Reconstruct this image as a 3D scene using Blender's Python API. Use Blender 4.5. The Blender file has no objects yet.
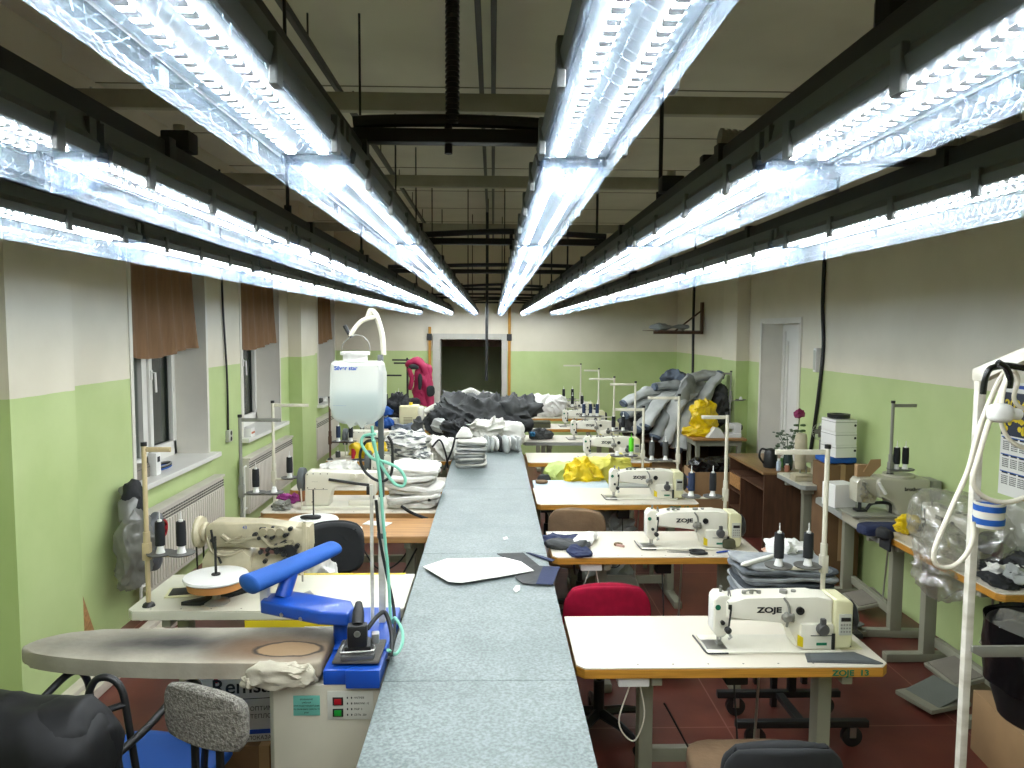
import bpy, bmesh, math, random
from mathutils import Vector, Matrix, noise
C = bpy.context.scene
COL = C.collection
PI = math.pi
# ---------------------------------------------------------------- camera
F, CAMH = 740.0, 2.05
TP = math.atan(55 / F); YW = math.atan(19.5 / F); RL = math.radians(.3)
fw = Vector((math.sin(YW) * math.cos(TP), math.cos(YW) * math.cos(TP), -math.sin(TP)))
rt = Vector((math.cos(YW), -math.sin(YW), 0)); up = rt.cross(fw)
rr = rt * math.cos(RL) + up * math.sin(RL); uu = up * math.cos(RL) - rt * math.sin(RL)
cd = bpy.data.cameras.new('camera'); cam = bpy.data.objects.new('camera', cd); COL.objects.link(cam)
cd.sensor_width = 36; cd.lens = F / 1024 * 36; cd.clip_start = .02
M = Matrix((rr, uu, -fw)).transposed().to_4x4(); M.translation = (0, 0, CAMH); cam.matrix_world = M
C.camera = cam
# ---------------------------------------------------------------- world, exposure
w = bpy.data.worlds.new('night'); C.world = w; w.use_nodes = True
w.node_tree.nodes['Background'].inputs[0].default_value = (.02, .03, .05, 1)
w.node_tree.nodes['Background'].inputs[1].default_value = .15
C.view_settings.view_transform = 'Standard'; C.view_settings.look = 'None'; C.view_settings.gamma = 1
C.view_settings.use_curve_mapping = False
C.view_settings.exposure = 0.0
C.cycles.max_bounces = 7; C.cycles.diffuse_bounces = 5; C.cycles.transparent_max_bounces = 24
C.cycles.caustics_reflective = False; C.cycles.caustics_refractive = False
C.cycles.sample_clamp_indirect = 4; C.cycles.use_denoising = True
LED = 72.0          # radiance of the LED strips
# ---------------------------------------------------------------- materials
def srgb(h):
    h = h.lstrip('#'); v = [int(h[i:i + 2], 16) / 255 for i in (0, 2, 4)]
    return tuple((c / 12.92 if c <= .04045 else ((c + .055) / 1.055) ** 2.4) for c in v) + (1,)
MATS = {}
def nodes(m): return m.node_tree.nodes, m.node_tree.links
def mat(name, hexc, rough=.55, metal=0, var=.12, scale=6, bump=0, bscale=40, detail=4, stretch=None, hex2=None, spec=.5, sheen=0, cut=(.35, .65), coat=0, crease=0):
    if name in MATS: return MATS[name]
    m = bpy.data.materials.new(name); m.use_nodes = True; N, L = nodes(m); b = N['Principled BSDF']
    b.inputs['Roughness'].default_value = rough; b.inputs['Metallic'].default_value = metal
    b.inputs['Specular IOR Level'].default_value = spec
    if sheen: b.inputs['Sheen Weight'].default_value = sheen
    if coat: b.inputs['Coat Weight'].default_value = coat
    tc = N.new('ShaderNodeTexCoord'); mp = N.new('ShaderNodeMapping'); L.new(tc.outputs['Object'], mp.inputs[0])
    if stretch: mp.inputs['Scale'].default_value = stretch
    n = N.new('ShaderNodeTexNoise'); n.inputs['Scale'].default_value = scale; n.inputs['Detail'].default_value = detail
    L.new(mp.outputs[0], n.inputs[0])
    r = N.new('ShaderNodeValToRGB'); L.new(n.outputs[0], r.inputs[0])
    c = srgb(hexc); c2 = srgb(hex2) if hex2 else tuple(x * (1 - var) for x in c[:3]) + (1,)
    r.color_ramp.elements[0].position, r.color_ramp.elements[1].position = cut
    r.color_ramp.elements[0].color = c2; r.color_ramp.elements[1].color = c
    L.new(r.outputs[0], b.inputs['Base Color'])
    if bump:
        n2 = N.new('ShaderNodeTexNoise'); n2.inputs['Scale'].default_value = bscale; n2.inputs['Detail'].default_value = 5
        if crease: n2.noise_type = 'RIDGED_MULTIFRACTAL'; n2.inputs['Scale'].default_value = crease; n2.inputs['Distortion'].default_value = 1.2; n2.inputs['Detail'].default_value = 3
        L.new(mp.outputs[0], n2.inputs[0]); bp = N.new('ShaderNodeBump'); bp.inputs['Strength'].default_value = bump
        bp.inputs['Distance'].default_value = .01; L.new(n2.outputs[0], bp.inputs['Height']); L.new(bp.outputs[0], b.inputs['Normal'])
    MATS[name] = m; return m
def math_node(N, L, op, a, bb=None):
    n = N.new('ShaderNodeMath'); n.operation = op
    for i, v in enumerate((a, bb)):
        if v is None: continue
        if isinstance(v, (int, float)): n.inputs[i].default_value = v
        else: L.new(v, n.inputs[i])
    return n.outputs[0]
def wall_mat():
    m = bpy.data.materials.new('painted_wall'); m.use_nodes = True; N, L = nodes(m); b = N['Principled BSDF']
    g = N.new('ShaderNodeNewGeometry'); s = N.new('ShaderNodeSeparateXYZ'); L.new(g.outputs['Position'], s.inputs[0])
    nz = N.new('ShaderNodeTexNoise'); nz.inputs['Scale'].default_value = 9; L.new(g.outputs['Position'], nz.inputs[0])
    z = math_node(N, L, 'ADD', s.outputs[2], math_node(N, L, 'MULTIPLY', nz.outputs[0], .008))
    f = math_node(N, L, 'GREATER_THAN', z, 1.695)
    n1 = N.new('ShaderNodeTexNoise'); n1.inputs['Scale'].default_value = 1.6; n1.inputs['Detail'].default_value = 6
    L.new(g.outputs['Position'], n1.inputs[0])
    def ramp(a, bcol):
        r = N.new('ShaderNodeValToRGB'); L.new(n1.outputs[0], r.inputs[0]); r.color_ramp.elements[0].position = .38; r.color_ramp.elements[1].position = .62
        r.color_ramp.elements[0].color = srgb(a); r.color_ramp.elements[1].color = srgb(bcol); return r.outputs[0]
    mx = N.new('ShaderNodeMix'); mx.data_type = 'RGBA'; L.new(f, mx.inputs[0])
    L.new(ramp('#afc284', '#bacb90'), mx.inputs[6]); L.new(ramp('#d3cdba', '#dcd6c4'), mx.inputs[7])
    # small chips and scuffs
    v = N.new('ShaderNodeTexNoise'); v.inputs['Scale'].default_value = 5.5; v.inputs['Detail'].default_value = 9; v.inputs['Roughness'].default_value = .8
    L.new(g.outputs['Position'], v.inputs[0]); ch = math_node(N, L, 'GREATER_THAN', v.outputs[0], .70)
    m2 = N.new('ShaderNodeMix'); m2.data_type = 'RGBA'; L.new(math_node(N, L, 'MULTIPLY', ch, .55), m2.inputs[0]); L.new(mx.outputs[2], m2.inputs[6]); m2.inputs[7].default_value = srgb('#7d7c6c')
    L.new(m2.outputs[2], b.inputs['Base Color']); b.inputs['Roughness'].default_value = .45
    bp = N.new('ShaderNodeBump'); bp.inputs['Strength'].default_value = .25; bp.inputs['Distance'].default_value = .02
    L.new(n1.outputs[0], bp.inputs['Height']); L.new(bp.outputs[0], b.inputs['Normal'])
    return m
def floor_mat():
    m = bpy.data.materials.new('red_floor'); m.use_nodes = True; N, L = nodes(m); b = N['Principled BSDF']
    g = N.new('ShaderNodeNewGeometry')
    n1 = N.new('ShaderNodeTexNoise'); n1.inputs['Scale'].default_value = 2.5; n1.inputs['Detail'].default_value = 8; L.new(g.outputs['Position'], n1.inputs[0])
    r = N.new('ShaderNodeValToRGB'); L.new(n1.outputs[0], r.inputs[0])
    r.color_ramp.elements[0].position = .35; r.color_ramp.elements[0].color = srgb('#552a23'); r.color_ramp.elements[1].position = .7; r.color_ramp.elements[1].color = srgb('#713c30')
    bk = N.new('ShaderNodeTexBrick'); bk.inputs['Scale'].default_value = 1; bk.offset = 0; bk.inputs['Brick Width'].default_value = 1.22; bk.inputs['Row Height'].default_value = 1.22
    bk.inputs['Mortar Size'].default_value = .004; L.new(g.outputs['Position'], bk.inputs[0])
    n2 = N.new('ShaderNodeTexNoise'); n2.inputs['Scale'].default_value = 26; n2.inputs['Detail'].default_value = 9; n2.inputs['Roughness'].default_value = .75; L.new(g.outputs['Position'], n2.inputs[0])
    sc = math_node(N, L, 'MULTIPLY', math_node(N, L, 'GREATER_THAN', n2.outputs[0], .66), math_node(N, L, 'GREATER_THAN', n1.outputs[0], .5))
    f = math_node(N, L, 'MULTIPLY', math_node(N, L, 'MAXIMUM', sc, bk.outputs['Fac']), .5)
    mx = N.new('ShaderNodeMix'); mx.data_type = 'RGBA'; L.new(f, mx.inputs[0]); L.new(r.outputs[0], mx.inputs[6]); mx.inputs[7].default_value = srgb('#9c7468')
    L.new(mx.outputs[2], b.inputs['Base Color']); b.inputs['Roughness'].default_value = .38
    return m
def clear_mat(name, transp=.5, tint='#ffffff', gloss=.25, rough=.15, body='#e8eef2', ribs=0, bump=.0, bscale=30):
    m = bpy.data.materials.new(name); m.use_nodes = True; N, L = nodes(m); N.remove(N['Principled BSDF']); out = N['Material Output']
    t = N.new('ShaderNodeBsdfTransparent'); t.inputs[0].default_value = srgb(tint)
    gl = N.new('ShaderNodeBsdfGlossy'); gl.inputs['Roughness'].default_value = rough; gl.inputs[0].default_value = (1, 1, 1, 1)
    df = N.new('ShaderNodeBsdfDiffuse'); df.inputs[0].default_value = srgb(body); tl = N.new('ShaderNodeBsdfTranslucent'); tl.inputs[0].default_value = srgb(body)
    a = N.new('ShaderNodeMixShader'); a.inputs[0].default_value = .5; L.new(df.outputs[0], a.inputs[1]); L.new(tl.outputs[0], a.inputs[2])
    b = N.new('ShaderNodeMixShader'); b.inputs[0].default_value = gloss; L.new(a.outputs[0], b.inputs[1]); L.new(gl.outputs[0], b.inputs[2])
    c = N.new('ShaderNodeMixShader'); c.inputs[0].default_value = transp; L.new(b.outputs[0], c.inputs[1]); L.new(t.outputs[0], c.inputs[2])
    L.new(c.outputs[0], out.inputs[0])
    tc = N.new('ShaderNodeTexCoord')
    if ribs:
        s = N.new('ShaderNodeSeparateXYZ'); L.new(tc.outputs['Object'], s.inputs[0])
        nz = N.new('ShaderNodeTexNoise'); nz.inputs['Scale'].default_value = 22; nz.inputs['Detail'].default_value = 3; L.new(tc.outputs['Object'], nz.inputs[0])
        ph = math_node(N, L, 'ADD', math_node(N, L, 'MULTIPLY', s.outputs[1], ribs), math_node(N, L, 'MULTIPLY', nz.outputs[0], 3.5))
        w1 = math_node(N, L, 'SINE', ph)
        w2 = math_node(N, L, 'SINE', math_node(N, L, 'MULTIPLY', s.outputs[0], 620))
        h = math_node(N, L, 'MULTIPLY', math_node(N, L, 'ADD', w1, w2), .5)
        sc = math_node(N, L, 'ADD', math_node(N, L, 'POWER', math_node(N, L, 'MAXIMUM', w1, 0), 7), math_node(N, L, 'MULTIPLY', math_node(N, L, 'POWER', math_node(N, L, 'MAXIMUM', w2, 0), 7), .8))
        n3 = N.new('ShaderNodeTexNoise'); n3.inputs['Scale'].default_value = 60; n3.inputs['Detail'].default_value = 2; L.new(tc.outputs['Object'], n3.inputs[0])
        sc = math_node(N, L, 'MULTIPLY', sc, math_node(N, L, 'POWER', math_node(N, L, 'MULTIPLY', n3.outputs[0], 2), 4))
        L.new(math_node(N, L, 'SUBTRACT', transp, math_node(N, L, 'MINIMUM', math_node(N, L, 'MULTIPLY', sc, .20), .5)), c.inputs[0])
        bp = N.new('ShaderNodeBump'); bp.inputs['Strength'].default_value = .8; bp.inputs['Distance'].default_value = .003; L.new(h, bp.inputs['Height'])
        for q in (gl, df, tl): L.new(bp.outputs[0], q.inputs['Normal'])
    elif bump:
        nz = N.new('ShaderNodeTexNoise'); nz.inputs['Scale'].default_value = bscale; nz.inputs['Detail'].default_value = 6; L.new(tc.outputs['Object'], nz.inputs[0])
        bp = N.new('ShaderNodeBump'); bp.inputs['Strength'].default_value = bump; bp.inputs['Distance'].default_value = .01; L.new(nz.outputs[0], bp.inputs['Height'])
        for q in (gl, df, tl): L.new(bp.outputs[0], q.inputs['Normal'])
    MATS[name] = m; return m
def led_mat():
    m = bpy.data.materials.new('led_strip'); m.use_nodes = True; N, L = nodes(m); N.remove(N['Principled BSDF']); out = N['Material Output']
    e = N.new('ShaderNodeEmission'); e.inputs[0].default_value = (1, .975, .915, 1)
    tc = N.new('ShaderNodeTexCoord'); s = N.new('ShaderNodeSeparateXYZ'); L.new(tc.outputs['Object'], s.inputs[0])
    fr = math_node(N, L, 'FRACT', math_node(N, L, 'MULTIPLY', s.outputs[1], 42))
    on = math_node(N, L, 'LESS_THAN', fr, .36)
    st = math_node(N, L, 'ADD', math_node(N, L, 'MULTIPLY', on, LED * 3.0), LED * .004)
    L.new(st, e.inputs[1]); L.new(e.outputs[0], out.inputs[0]); return m
def galv_mat():
    m = bpy.data.materials.new('galvanised_sheet'); m.use_nodes = True; N, L = nodes(m); b = N['Principled BSDF']
    g = N.new('ShaderNodeNewGeometry')
    v = N.new('ShaderNodeTexNoise'); v.inputs['Scale'].default_value = 95; v.inputs['Detail'].default_value = 6; L.new(g.outputs['Position'], v.inputs[0])
    n1 = N.new('ShaderNodeTexNoise'); n1.inputs['Scale'].default_value = 3.5; n1.inputs['Detail'].default_value = 6; L.new(g.outputs['Position'], n1.inputs[0])
    r = N.new('ShaderNodeValToRGB'); L.new(v.outputs[0], r.inputs[0]); r.color_ramp.elements[0].position = .36; r.color_ramp.elements[1].position = .66
    r.color_ramp.elements[0].color = srgb('#5e6867'); r.color_ramp.elements[1].color = srgb('#848e8d')
    r2 = N.new('ShaderNodeValToRGB'); L.new(n1.outputs[0], r2.inputs[0]); r2.color_ramp.elements[0].position = .35; r2.color_ramp.elements[1].position = .6
    r2.color_ramp.elements[0].color = (.80, .82, .82, 1); r2.color_ramp.elements[1].color = (1, 1, 1, 1)
    mx = N.new('ShaderNodeMix'); mx.data_type = 'RGBA'; mx.blend_type = 'MULTIPLY'; mx.inputs[0].default_value = 1; L.new(r.outputs[0], mx.inputs[6]); L.new(r2.outputs[0], mx.inputs[7])
    sp = N.new('ShaderNodeTexVoronoi'); sp.inputs['Scale'].default_value = 16; L.new(g.outputs['Position'], sp.inputs[0])
    dk = math_node(N, L, 'MULTIPLY', math_node(N, L, 'LESS_THAN', sp.outputs['Distance'], .07), math_node(N, L, 'GREATER_THAN', n1.outputs[0], .58))
    m2 = N.new('ShaderNodeMix'); m2.data_type = 'RGBA'; L.new(dk, m2.inputs[0]); L.new(mx.outputs[2], m2.inputs[6]); m2.inputs[7].default_value = srgb('#4c4f50')
    L.new(m2.outputs[2], b.inputs['Base Color']); b.inputs['Metallic'].default_value = .35
    rg = math_node(N, L, 'ADD', math_node(N, L, 'MULTIPLY', v.outputs[0], .3), .28); L.new(rg, b.inputs['Roughness'])
    bp = N.new('ShaderNodeBump'); bp.inputs['Strength'].default_value = .3; bp.inputs['Distance'].default_value = .01; L.new(n1.outputs[0], bp.inputs['Height']); L.new(bp.outputs[0], b.inputs['Normal'])
    return m
WALL = wall_mat(); FLOOR = floor_mat(); LEDM = led_mat(); GALV = galv_mat()
COVER = clear_mat('prismatic_cover', .915, '#eef6ff', .30, .14, '#a9c4e0', ribs=330)
CLEAR = clear_mat('clear_plastic_film', .62, '#f2f2ee', .35, .15, '#d9d8d0', bump=1, bscale=18)
CAPM = clear_mat('clear_cap', .90, '#f2f7ff', .75, .2, '#8e9aa4')
GLASS = clear_mat('window_glass', .80, '#dfe6e2', 1, .04)
TANKM = clear_mat('tank_plastic', .38, '#ffffff', .12, .3, '#f2f4ee')
WATER = mat('tank_water', '#94aeb0', .2, var=.04)
CEIL = mat('ceiling_paint', '#c9c6b8', .8, var=.1, scale=2)
TRIM = mat('white_trim', '#dcd9cf', .5, var=.05)
PVC = mat('white_pvc', '#e3e2dc', .35, var=.03)
CREAM = mat('machine_enamel', '#e4e1d2', .32, var=.04, scale=9, coat=.3)
YELLOWED = mat('yellowed_plastic', '#d9d6ae', .4, var=.05)
OLDCREAM = mat('old_enamel', '#c2b99c', .4, var=.2, scale=14, coat=.2)
LAMI = mat('white_laminate', '#d9d2c2', .35, var=.05, scale=3, coat=.15)
LAMI2 = mat('aged_white_laminate', '#d2d0be', .4, var=.1, scale=4)
EDGE = mat('orange_wood_edge', '#c58c34', .45, var=.3, scale=5, stretch=(1, 8, 30), bump=.1)
WOOD = mat('brown_wood', '#b58a56', .45, hex2='#946a3e', scale=3, stretch=(1, 14, 14), detail=8)
DKWOOD = mat('dark_wood', '#5a3d2a', .5, var=.35, scale=3, stretch=(10, 10, 1.2), detail=8)
DESKT = mat('desk_top_wood', '#8a6a45', .35, var=.3, scale=3, stretch=(8, 1, 8), detail=8)
FRAME = mat('frame_beige_grey', '#8f8f7c', .5, var=.08)
POLE = mat('pole_cream', '#d6d2c0', .45, var=.1)
TANPOLE = mat('pole_tan', '#c7b48b', .5, var=.1)
GREYP = mat('pole_grey', '#8f8f88', .4, .3, var=.1)
DARK = mat('dark_plastic', '#1c1d1e', .45, var=.2)
BLACK = mat('black_paint', '#101112', .5, var=.1)
HOUS = mat('lamp_housing', '#5b5f5e', .55, var=.06)
RAIL = mat('lamp_rail', '#2a2a29', .5, var=.1)
BEAM = mat('ceiling_profile', '#8e8b7c', .5, var=.15)
STEEL = mat('steel', '#b8b8b4', .28, .9, var=.1)
BLUE = mat('blue_enamel', '#1248a8', .35, var=.08, coat=.2)
BLUEF = mat('blue_fabric', '#1554a6', .75, var=.1, bump=.1, bscale=200)
DBLUE = mat('blue_upholstery', '#1a4f9c', .7, var=.1)
STONE = mat('cabinet_beige', '#b5b19f', .5, var=.06)
RADI = mat('radiator_white', '#cfc9bd', .45, var=.08)
RADG = mat('radiator_grille', '#6d6b62', .6)
CURT = mat('brown_curtain', '#7b5c3d', .85, var=.15, scale=8, stretch=(1, 6, .6), bump=.15)
RED = mat('red_velvet', '#8f0a2c', .9, var=.2, scale=20, spec=.2)
BLKF = mat('black_fabric', '#1f2123', .85, var=.25, bump=.2, bscale=150, crease=12)
DGREY = mat('dark_grey_fabric', '#3c3e3e', .8, var=.3, scale=12, bump=.35, bscale=30, crease=9)
NAVY = mat('navy_fabric', '#1f2a4c', .85, var=.15, bump=.15, bscale=150)
GREYF = mat('grey_fabric', '#9fa3a0', .85, var=.2, bump=.3, bscale=50, crease=9)
SILV = mat('silver_grey_fabric', '#b4b8b5', .7, var=.25, scale=7, bump=.35, bscale=30, crease=8)
DENIM = mat('slate_fabric', '#6d7378', .85, var=.35, scale=14, bump=.3, bscale=60, crease=10)
WHITEF = mat('white_fabric', '#e4e3dd', .85, var=.1, bump=.25, bscale=40, crease=8)
OFFW = mat('offwhite_fabric', '#cfcec5', .85, var=.2, scale=10, bump=.3, bscale=40, crease=9)
YEL = mat('yellow_bag', '#e4c410', .4, var=.2, scale=10, bump=.5, bscale=18, crease=12)
YEL2 = mat('pale_yellow_bag', '#d3cd58', .45, var=.15, scale=10, bump=.4, bscale=18, crease=12)
GRNBAG = mat('pale_green_bag', '#a7b862', .5, var=.2, bump=.4, bscale=20, crease=12)
PINK = mat('pink_jacket', '#9c1145', .7, var=.2, bump=.3, crease=8)
CARD = mat('cardboard', '#a3835c', .8, var=.12, bump=.05)
CARDD = mat('dark_cardboard', '#6f5334', .85, var=.2)
TEALH = mat('green_hose', '#7fc4ac', .35, var=.05)
WHITEH = mat('white_hose', '#e6e0cf', .4, var=.04)
FLEECE = mat('fleece', '#8b887f', .95, hex2='#5c5952', scale=90, bump=1, bscale=110, detail=6)
JACK = mat('black_puffer', '#0b0c0e', .58, var=.3, scale=4, spec=.3, bump=.15, bscale=9, crease=4)
GREENT = mat('green_tube', '#86b387', .4, var=.08)
BAGB = mat('black_bin_liner', '#0d0d0f', .25, var=.2, bump=.7, bscale=14)
OLIVE = mat('olive_fabric', '#4a4a35', .9, var=.2)
TAUPE = mat('taupe_fabric', '#7a6248', .9, var=.25, bump=.3)
LBLUE = mat('pale_blue_board', '#b7c8d2', .45, var=.06)
YTAPE = mat('yellow_tape', '#e0c81e', .45, var=.05)
GREYT = mat('grey_table_top', '#9a9d97', .4, var=.08)
INK = mat('black_ink', '#16181c', .6); GINK = mat('green_ink', '#0c6b4c', .5); BINK = mat('blue_ink', '#1547a8', .5)
WHITE = mat('white_plastic', '#e8e8e4', .4, var=.03); SCREEN = mat('grey_panel', '#b9bbb0', .45, var=.03)
TEAL = mat('teal_sticker', '#5fa394', .5, var=.03); REDB = mat('red_button', '#9c1420', .35); GRNB = mat('green_button', '#0b8a30', .35)
LEAF = mat('leaf_green', '#46603a', .6, var=.4); ROSE = mat('rose_petal', '#8a2458', .6, var=.3)
SPB = mat('dark_thread', '#16191d', .8, var=.3, scale=4, stretch=(1, 1, 60)); SPN = mat('navy_thread', '#20304f', .8, var=.3); SPG = mat('lime_thread', '#5fd322', .7); SPGY = mat('grey_thread', '#4a4c4c', .8)
# ---------------------------------------------------------------- mesh helpers
def V(*a): return Vector(a)
class MB:
    def __init__(s): s.bm = bmesh.new()
    def box(s, x0, y0, z0, x1, y1, z1, bev=0, seg=2, rot=None):
        r = bmesh.ops.create_cube(s.bm, size=1)['verts']
        bmesh.ops.scale(s.bm, vec=(abs(x1 - x0), abs(y1 - y0), abs(z1 - z0)), verts=r)
        c = V((x0 + x1) / 2, (y0 + y1) / 2, (z0 + z1) / 2)
        es = list({e for v in r for e in v.link_edges})
        if bev:
            o = bmesh.ops.bevel(s.bm, geom=es, offset=bev, segments=seg, profile=.6, affect='EDGES'); r = list({v for f in o['faces'] for v in f.verts} | {v for v in r if v.is_valid})
        if rot: bmesh.ops.rotate(s.bm, verts=r, cent=(0, 0, 0), matrix=rot)
        bmesh.ops.translate(s.bm, vec=c, verts=r); return s
    def tube(s, pts, r, n=10, cap=True, flat=1.0, amp=0, freq=8, seed=0, upv=None):
        pts = [Vector(p) for p in pts]; rs = r if isinstance(r, (list, tuple)) else [r] * len(pts); rings = []
        d0 = (pts[1] - pts[0]).normalized(); a = (Vector(upv) if upv else (V(0, 0, 1) if abs(d0.z) < .9 else V(1, 0, 0)))
        a = (a - d0 * a.dot(d0)).normalized()
        for i, p in enumerate(pts):
            d = ((pts[min(i + 1, len(pts) - 1)] - pts[max(i - 1, 0)])).normalized()
            a = (a - d * a.dot(d)).normalized(); b = d.cross(a); ring = []
            for k in range(n):
                t = 2 * PI * k / n; q = rs[i]
                if amp:
                    pp = p + a * math.cos(t) * q + b * math.sin(t) * q
                    q *= 1 + amp * (noise.noise(pp * freq + V(seed, seed * 2.3, 0)) * 2)
                ring.append(s.bm.verts.new(p + a * math.cos(t) * q * flat + b * math.sin(t) * q))
            rings.append(ring)
        for i in range(len(rings) - 1):
            for k in range(n): s.bm.faces.new((rings[i][k], rings[i][(k + 1) % n], rings[i + 1][(k + 1) % n], rings[i + 1][k]))
        if cap: s.bm.faces.new(rings[0][::-1]); s.bm.faces.new(rings[-1])
        return s
    def cyl(s, p0, p1, r, r2=None, n=20): return s.tube([p0, p1], [r, r if r2 is None else r2], n)
    def lathe(s, prof, c=(0, 0, 0), axis='z', n=28):
        rings = []
        for (r, h) in prof:
            ring = []
            for k in range(n):
                t = 2 * PI * k / n; x, y = r * math.cos(t), r * math.sin(t)
                p = {'z': V(x, y, h), 'x': V(h, x, y), 'y': V(x, h, y)}[axis]; ring.append(s.bm.verts.new(p + Vector(c)))
            rings.append(ring)
        for i in range(len(rings) - 1):
            for k in range(n): s.bm.faces.new((rings[i][k], rings[i][(k + 1) % n], rings[i + 1][(k + 1) % n], rings[i + 1][k]))
        for q in (rings[0], rings[-1]):
            s.bm.faces.new(q)
        return s
    def prism(s, poly, lo, hi, ax='y', bev=0, seg=2):
        def mk(u, v, h): return {'y': V(u, h, v), 'x': V(h, u, v), 'z': V(u, v, h)}[ax]
        a = [s.bm.verts.new(mk(u, v, lo)) for u, v in poly]; b = [s.bm.verts.new(mk(u, v, hi)) for u, v in poly]; n = len(poly)
        fs = [s.bm.faces.new(a), s.bm.faces.new(b[::-1])] + [s.bm.faces.new((a[i], b[i], b[(i + 1) % n], a[(i + 1) % n])) for i in range(n)]
        if bev: bmesh.ops.bevel(s.bm, geom=list({e for f in fs for e in f.edges}), offset=bev, segments=seg, profile=.6, affect='EDGES')
        return s
    def soft(s, c, h, p=3.5, amp=.02, freq=6, seed=0, floor=None, sub=4, rz=0, ridge=False, wave=0, wf=5):
        """rounded soft body, wrinkled by noise"""
        r = bmesh.ops.create_icosphere(s.bm, subdivisions=sub, radius=1)['verts']; R = Matrix.Rotation(rz, 3, 'Z'); h = Vector(h)
        for v in r:
            d = v.co.normalized(); k = (abs(d.x) ** p + abs(d.y) ** p + abs(d.z) ** p) ** (-1 / p)
            q = V(d.x * k * h.x, d.y * k * h.y, d.z * k * h.z); sd = V(seed * 3.1, seed * 1.7, seed * .9)
            nz = noise.fractal(q * freq + sd, 1.0, 2.0, 4)
            if ridge:
                w0 = V(q.x * freq, q.y * freq * .55, q.z * freq * 1.1) * .9 + sd; w0 += noise.noise_vector(w0 * .5) * 1.3
                a0 = max(0, 1 - abs(noise.noise(w0)) * 2.4) ** 2.2; b0 = max(0, 1 - abs(noise.noise(w0 * 2.3 + V(9, 3, 1))) * 2.4) ** 2
                nz = a0 * .62 + b0 * .2 + nz * .5 - .25
            q += d * amp * nz
            if wave: q.z += wave * noise.noise(V(q.x * wf, q.y * wf, seed * 7.7))
            q = R @ q + Vector(c)
            if floor is not None and q.z < floor: q.z = floor + (q.z - floor) * .02
            v.co = q
        return s
    def sheet(s, fn, nu, nv, th=.004):
        g = [[s.bm.verts.new(fn(i / nu, j / nv)) for j in range(nv + 1)] for i in range(nu + 1)]; fs = []
        for i in range(nu):
            for j in range(nv): fs.append(s.bm.faces.new((g[i][j], g[i + 1][j], g[i + 1][j + 1], g[i][j + 1])))
        s.bm.normal_update(); bmesh.ops.solidify(s.bm, geom=fs, thickness=th); return s
    def build(s, name, m, parent=None, smooth=40, xf=None):
        if xf is not None: bmesh.ops.transform(s.bm, matrix=xf, verts=s.bm.verts)
        bmesh.ops.recalc_face_normals(s.bm, faces=s.bm.faces)
        me = bpy.data.meshes.new(name); s.bm.to_mesh(me); s.bm.free()
        if smooth:
            for p in me.polygons: p.use_smooth = True
            me.set_sharp_from_angle(angle=math.radians(smooth))
        me.materials.append(m); o = bpy.data.objects.new(name, me); COL.objects.link(o)
        if parent is not None: o.parent = parent
        return o
def tag(o, label, cat, group=None, kind=None):
    o['label'] = label; o['category'] = cat
    if group: o['group'] = group
    if kind: o['kind'] = kind
    return o
def thing(name, label, cat, loc=(0, 0, 0), rz=0, group=None):
    o = bpy.data.objects.new(name, None); COL.objects.link(o); o.location = loc; o.rotation_euler = (0, 0, rz); o.empty_display_size = .05
    return tag(o, label, cat, group)
def struct(name, b, m, smooth=0):
    o = b.build(name, m, None, smooth); o['kind'] = 'structure'; return o
def dup(root, loc=None, rz=None, label=None, parent=None, group=None):
    c = root.copy(); COL.objects.link(c)
    if parent is not None: c.parent = parent
    if loc is not None: c.location = loc
    if rz is not None: c.rotation_euler = (0, 0, rz)
    if label: c['label'] = label
    if group: c['group'] = group
    for ch in list(root.children): dup(ch, parent=c)
    return c
def text(name, s, size, m, parent, loc, rot=(PI / 2, 0, 0), ext=.0006, bold=0, align='LEFT', wide=1):
    cu = bpy.data.curves.new(name, 'FONT'); cu.body = s; cu.size = size; cu.extrude = ext; cu.offset = bold; cu.align_x = align
    o = bpy.data.objects.new(name, cu); COL.objects.link(o); bpy.context.view_layer.update()
    me = bpy.data.meshes.new_from_object(o.evaluated_get(bpy.context.evaluated_depsgraph_get())); bpy.data.objects.remove(o)
    me.name = name; me.materials.clear(); me.materials.append(m)
    t = bpy.data.objects.new(name, me); COL.objects.link(t); t.location = loc; t.rotation_euler = rot; t.scale = (wide, 1, 1)
    if parent is not None: t.parent = parent
    return t
def bez(pts, n=8):
    """Catmull-Rom through points"""
    P = [Vector(p) for p in pts]; P = [P[0] * 2 - P[1]] + P + [P[-1] * 2 - P[-2]]; out = []
    for i in range(1, len(P) - 2):
        for k in range(n):
            t = k / n; a, b, c, d = P[i - 1], P[i], P[i + 1], P[i + 2]
            out.append(.5 * ((2 * b) + (c - a) * t + (2 * a - 5 * b + 4 * c - d) * t * t + (3 * b - a - 3 * c + d) * t ** 3))
    out.append(P[-2]); return out
ORD = 'nearest,second,third,fourth,fifth,sixth,seventh,eighth,ninth,tenth,eleventh,twelfth,thirteenth,fourteenth,fifteenth,sixteenth,seventeenth,eighteenth'.split(',')
LAY = 'bottom,second,third,fourth,fifth,sixth,seventh,eighth,ninth,tenth,eleventh,twelfth,thirteenth,fourteenth,fifteenth,sixteenth,seventeenth,eighteenth'.split(',')
XL, XR, Y0, Y1, ZC = -2.53, 3.0, -3.0, 12.0, 3.6
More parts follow.
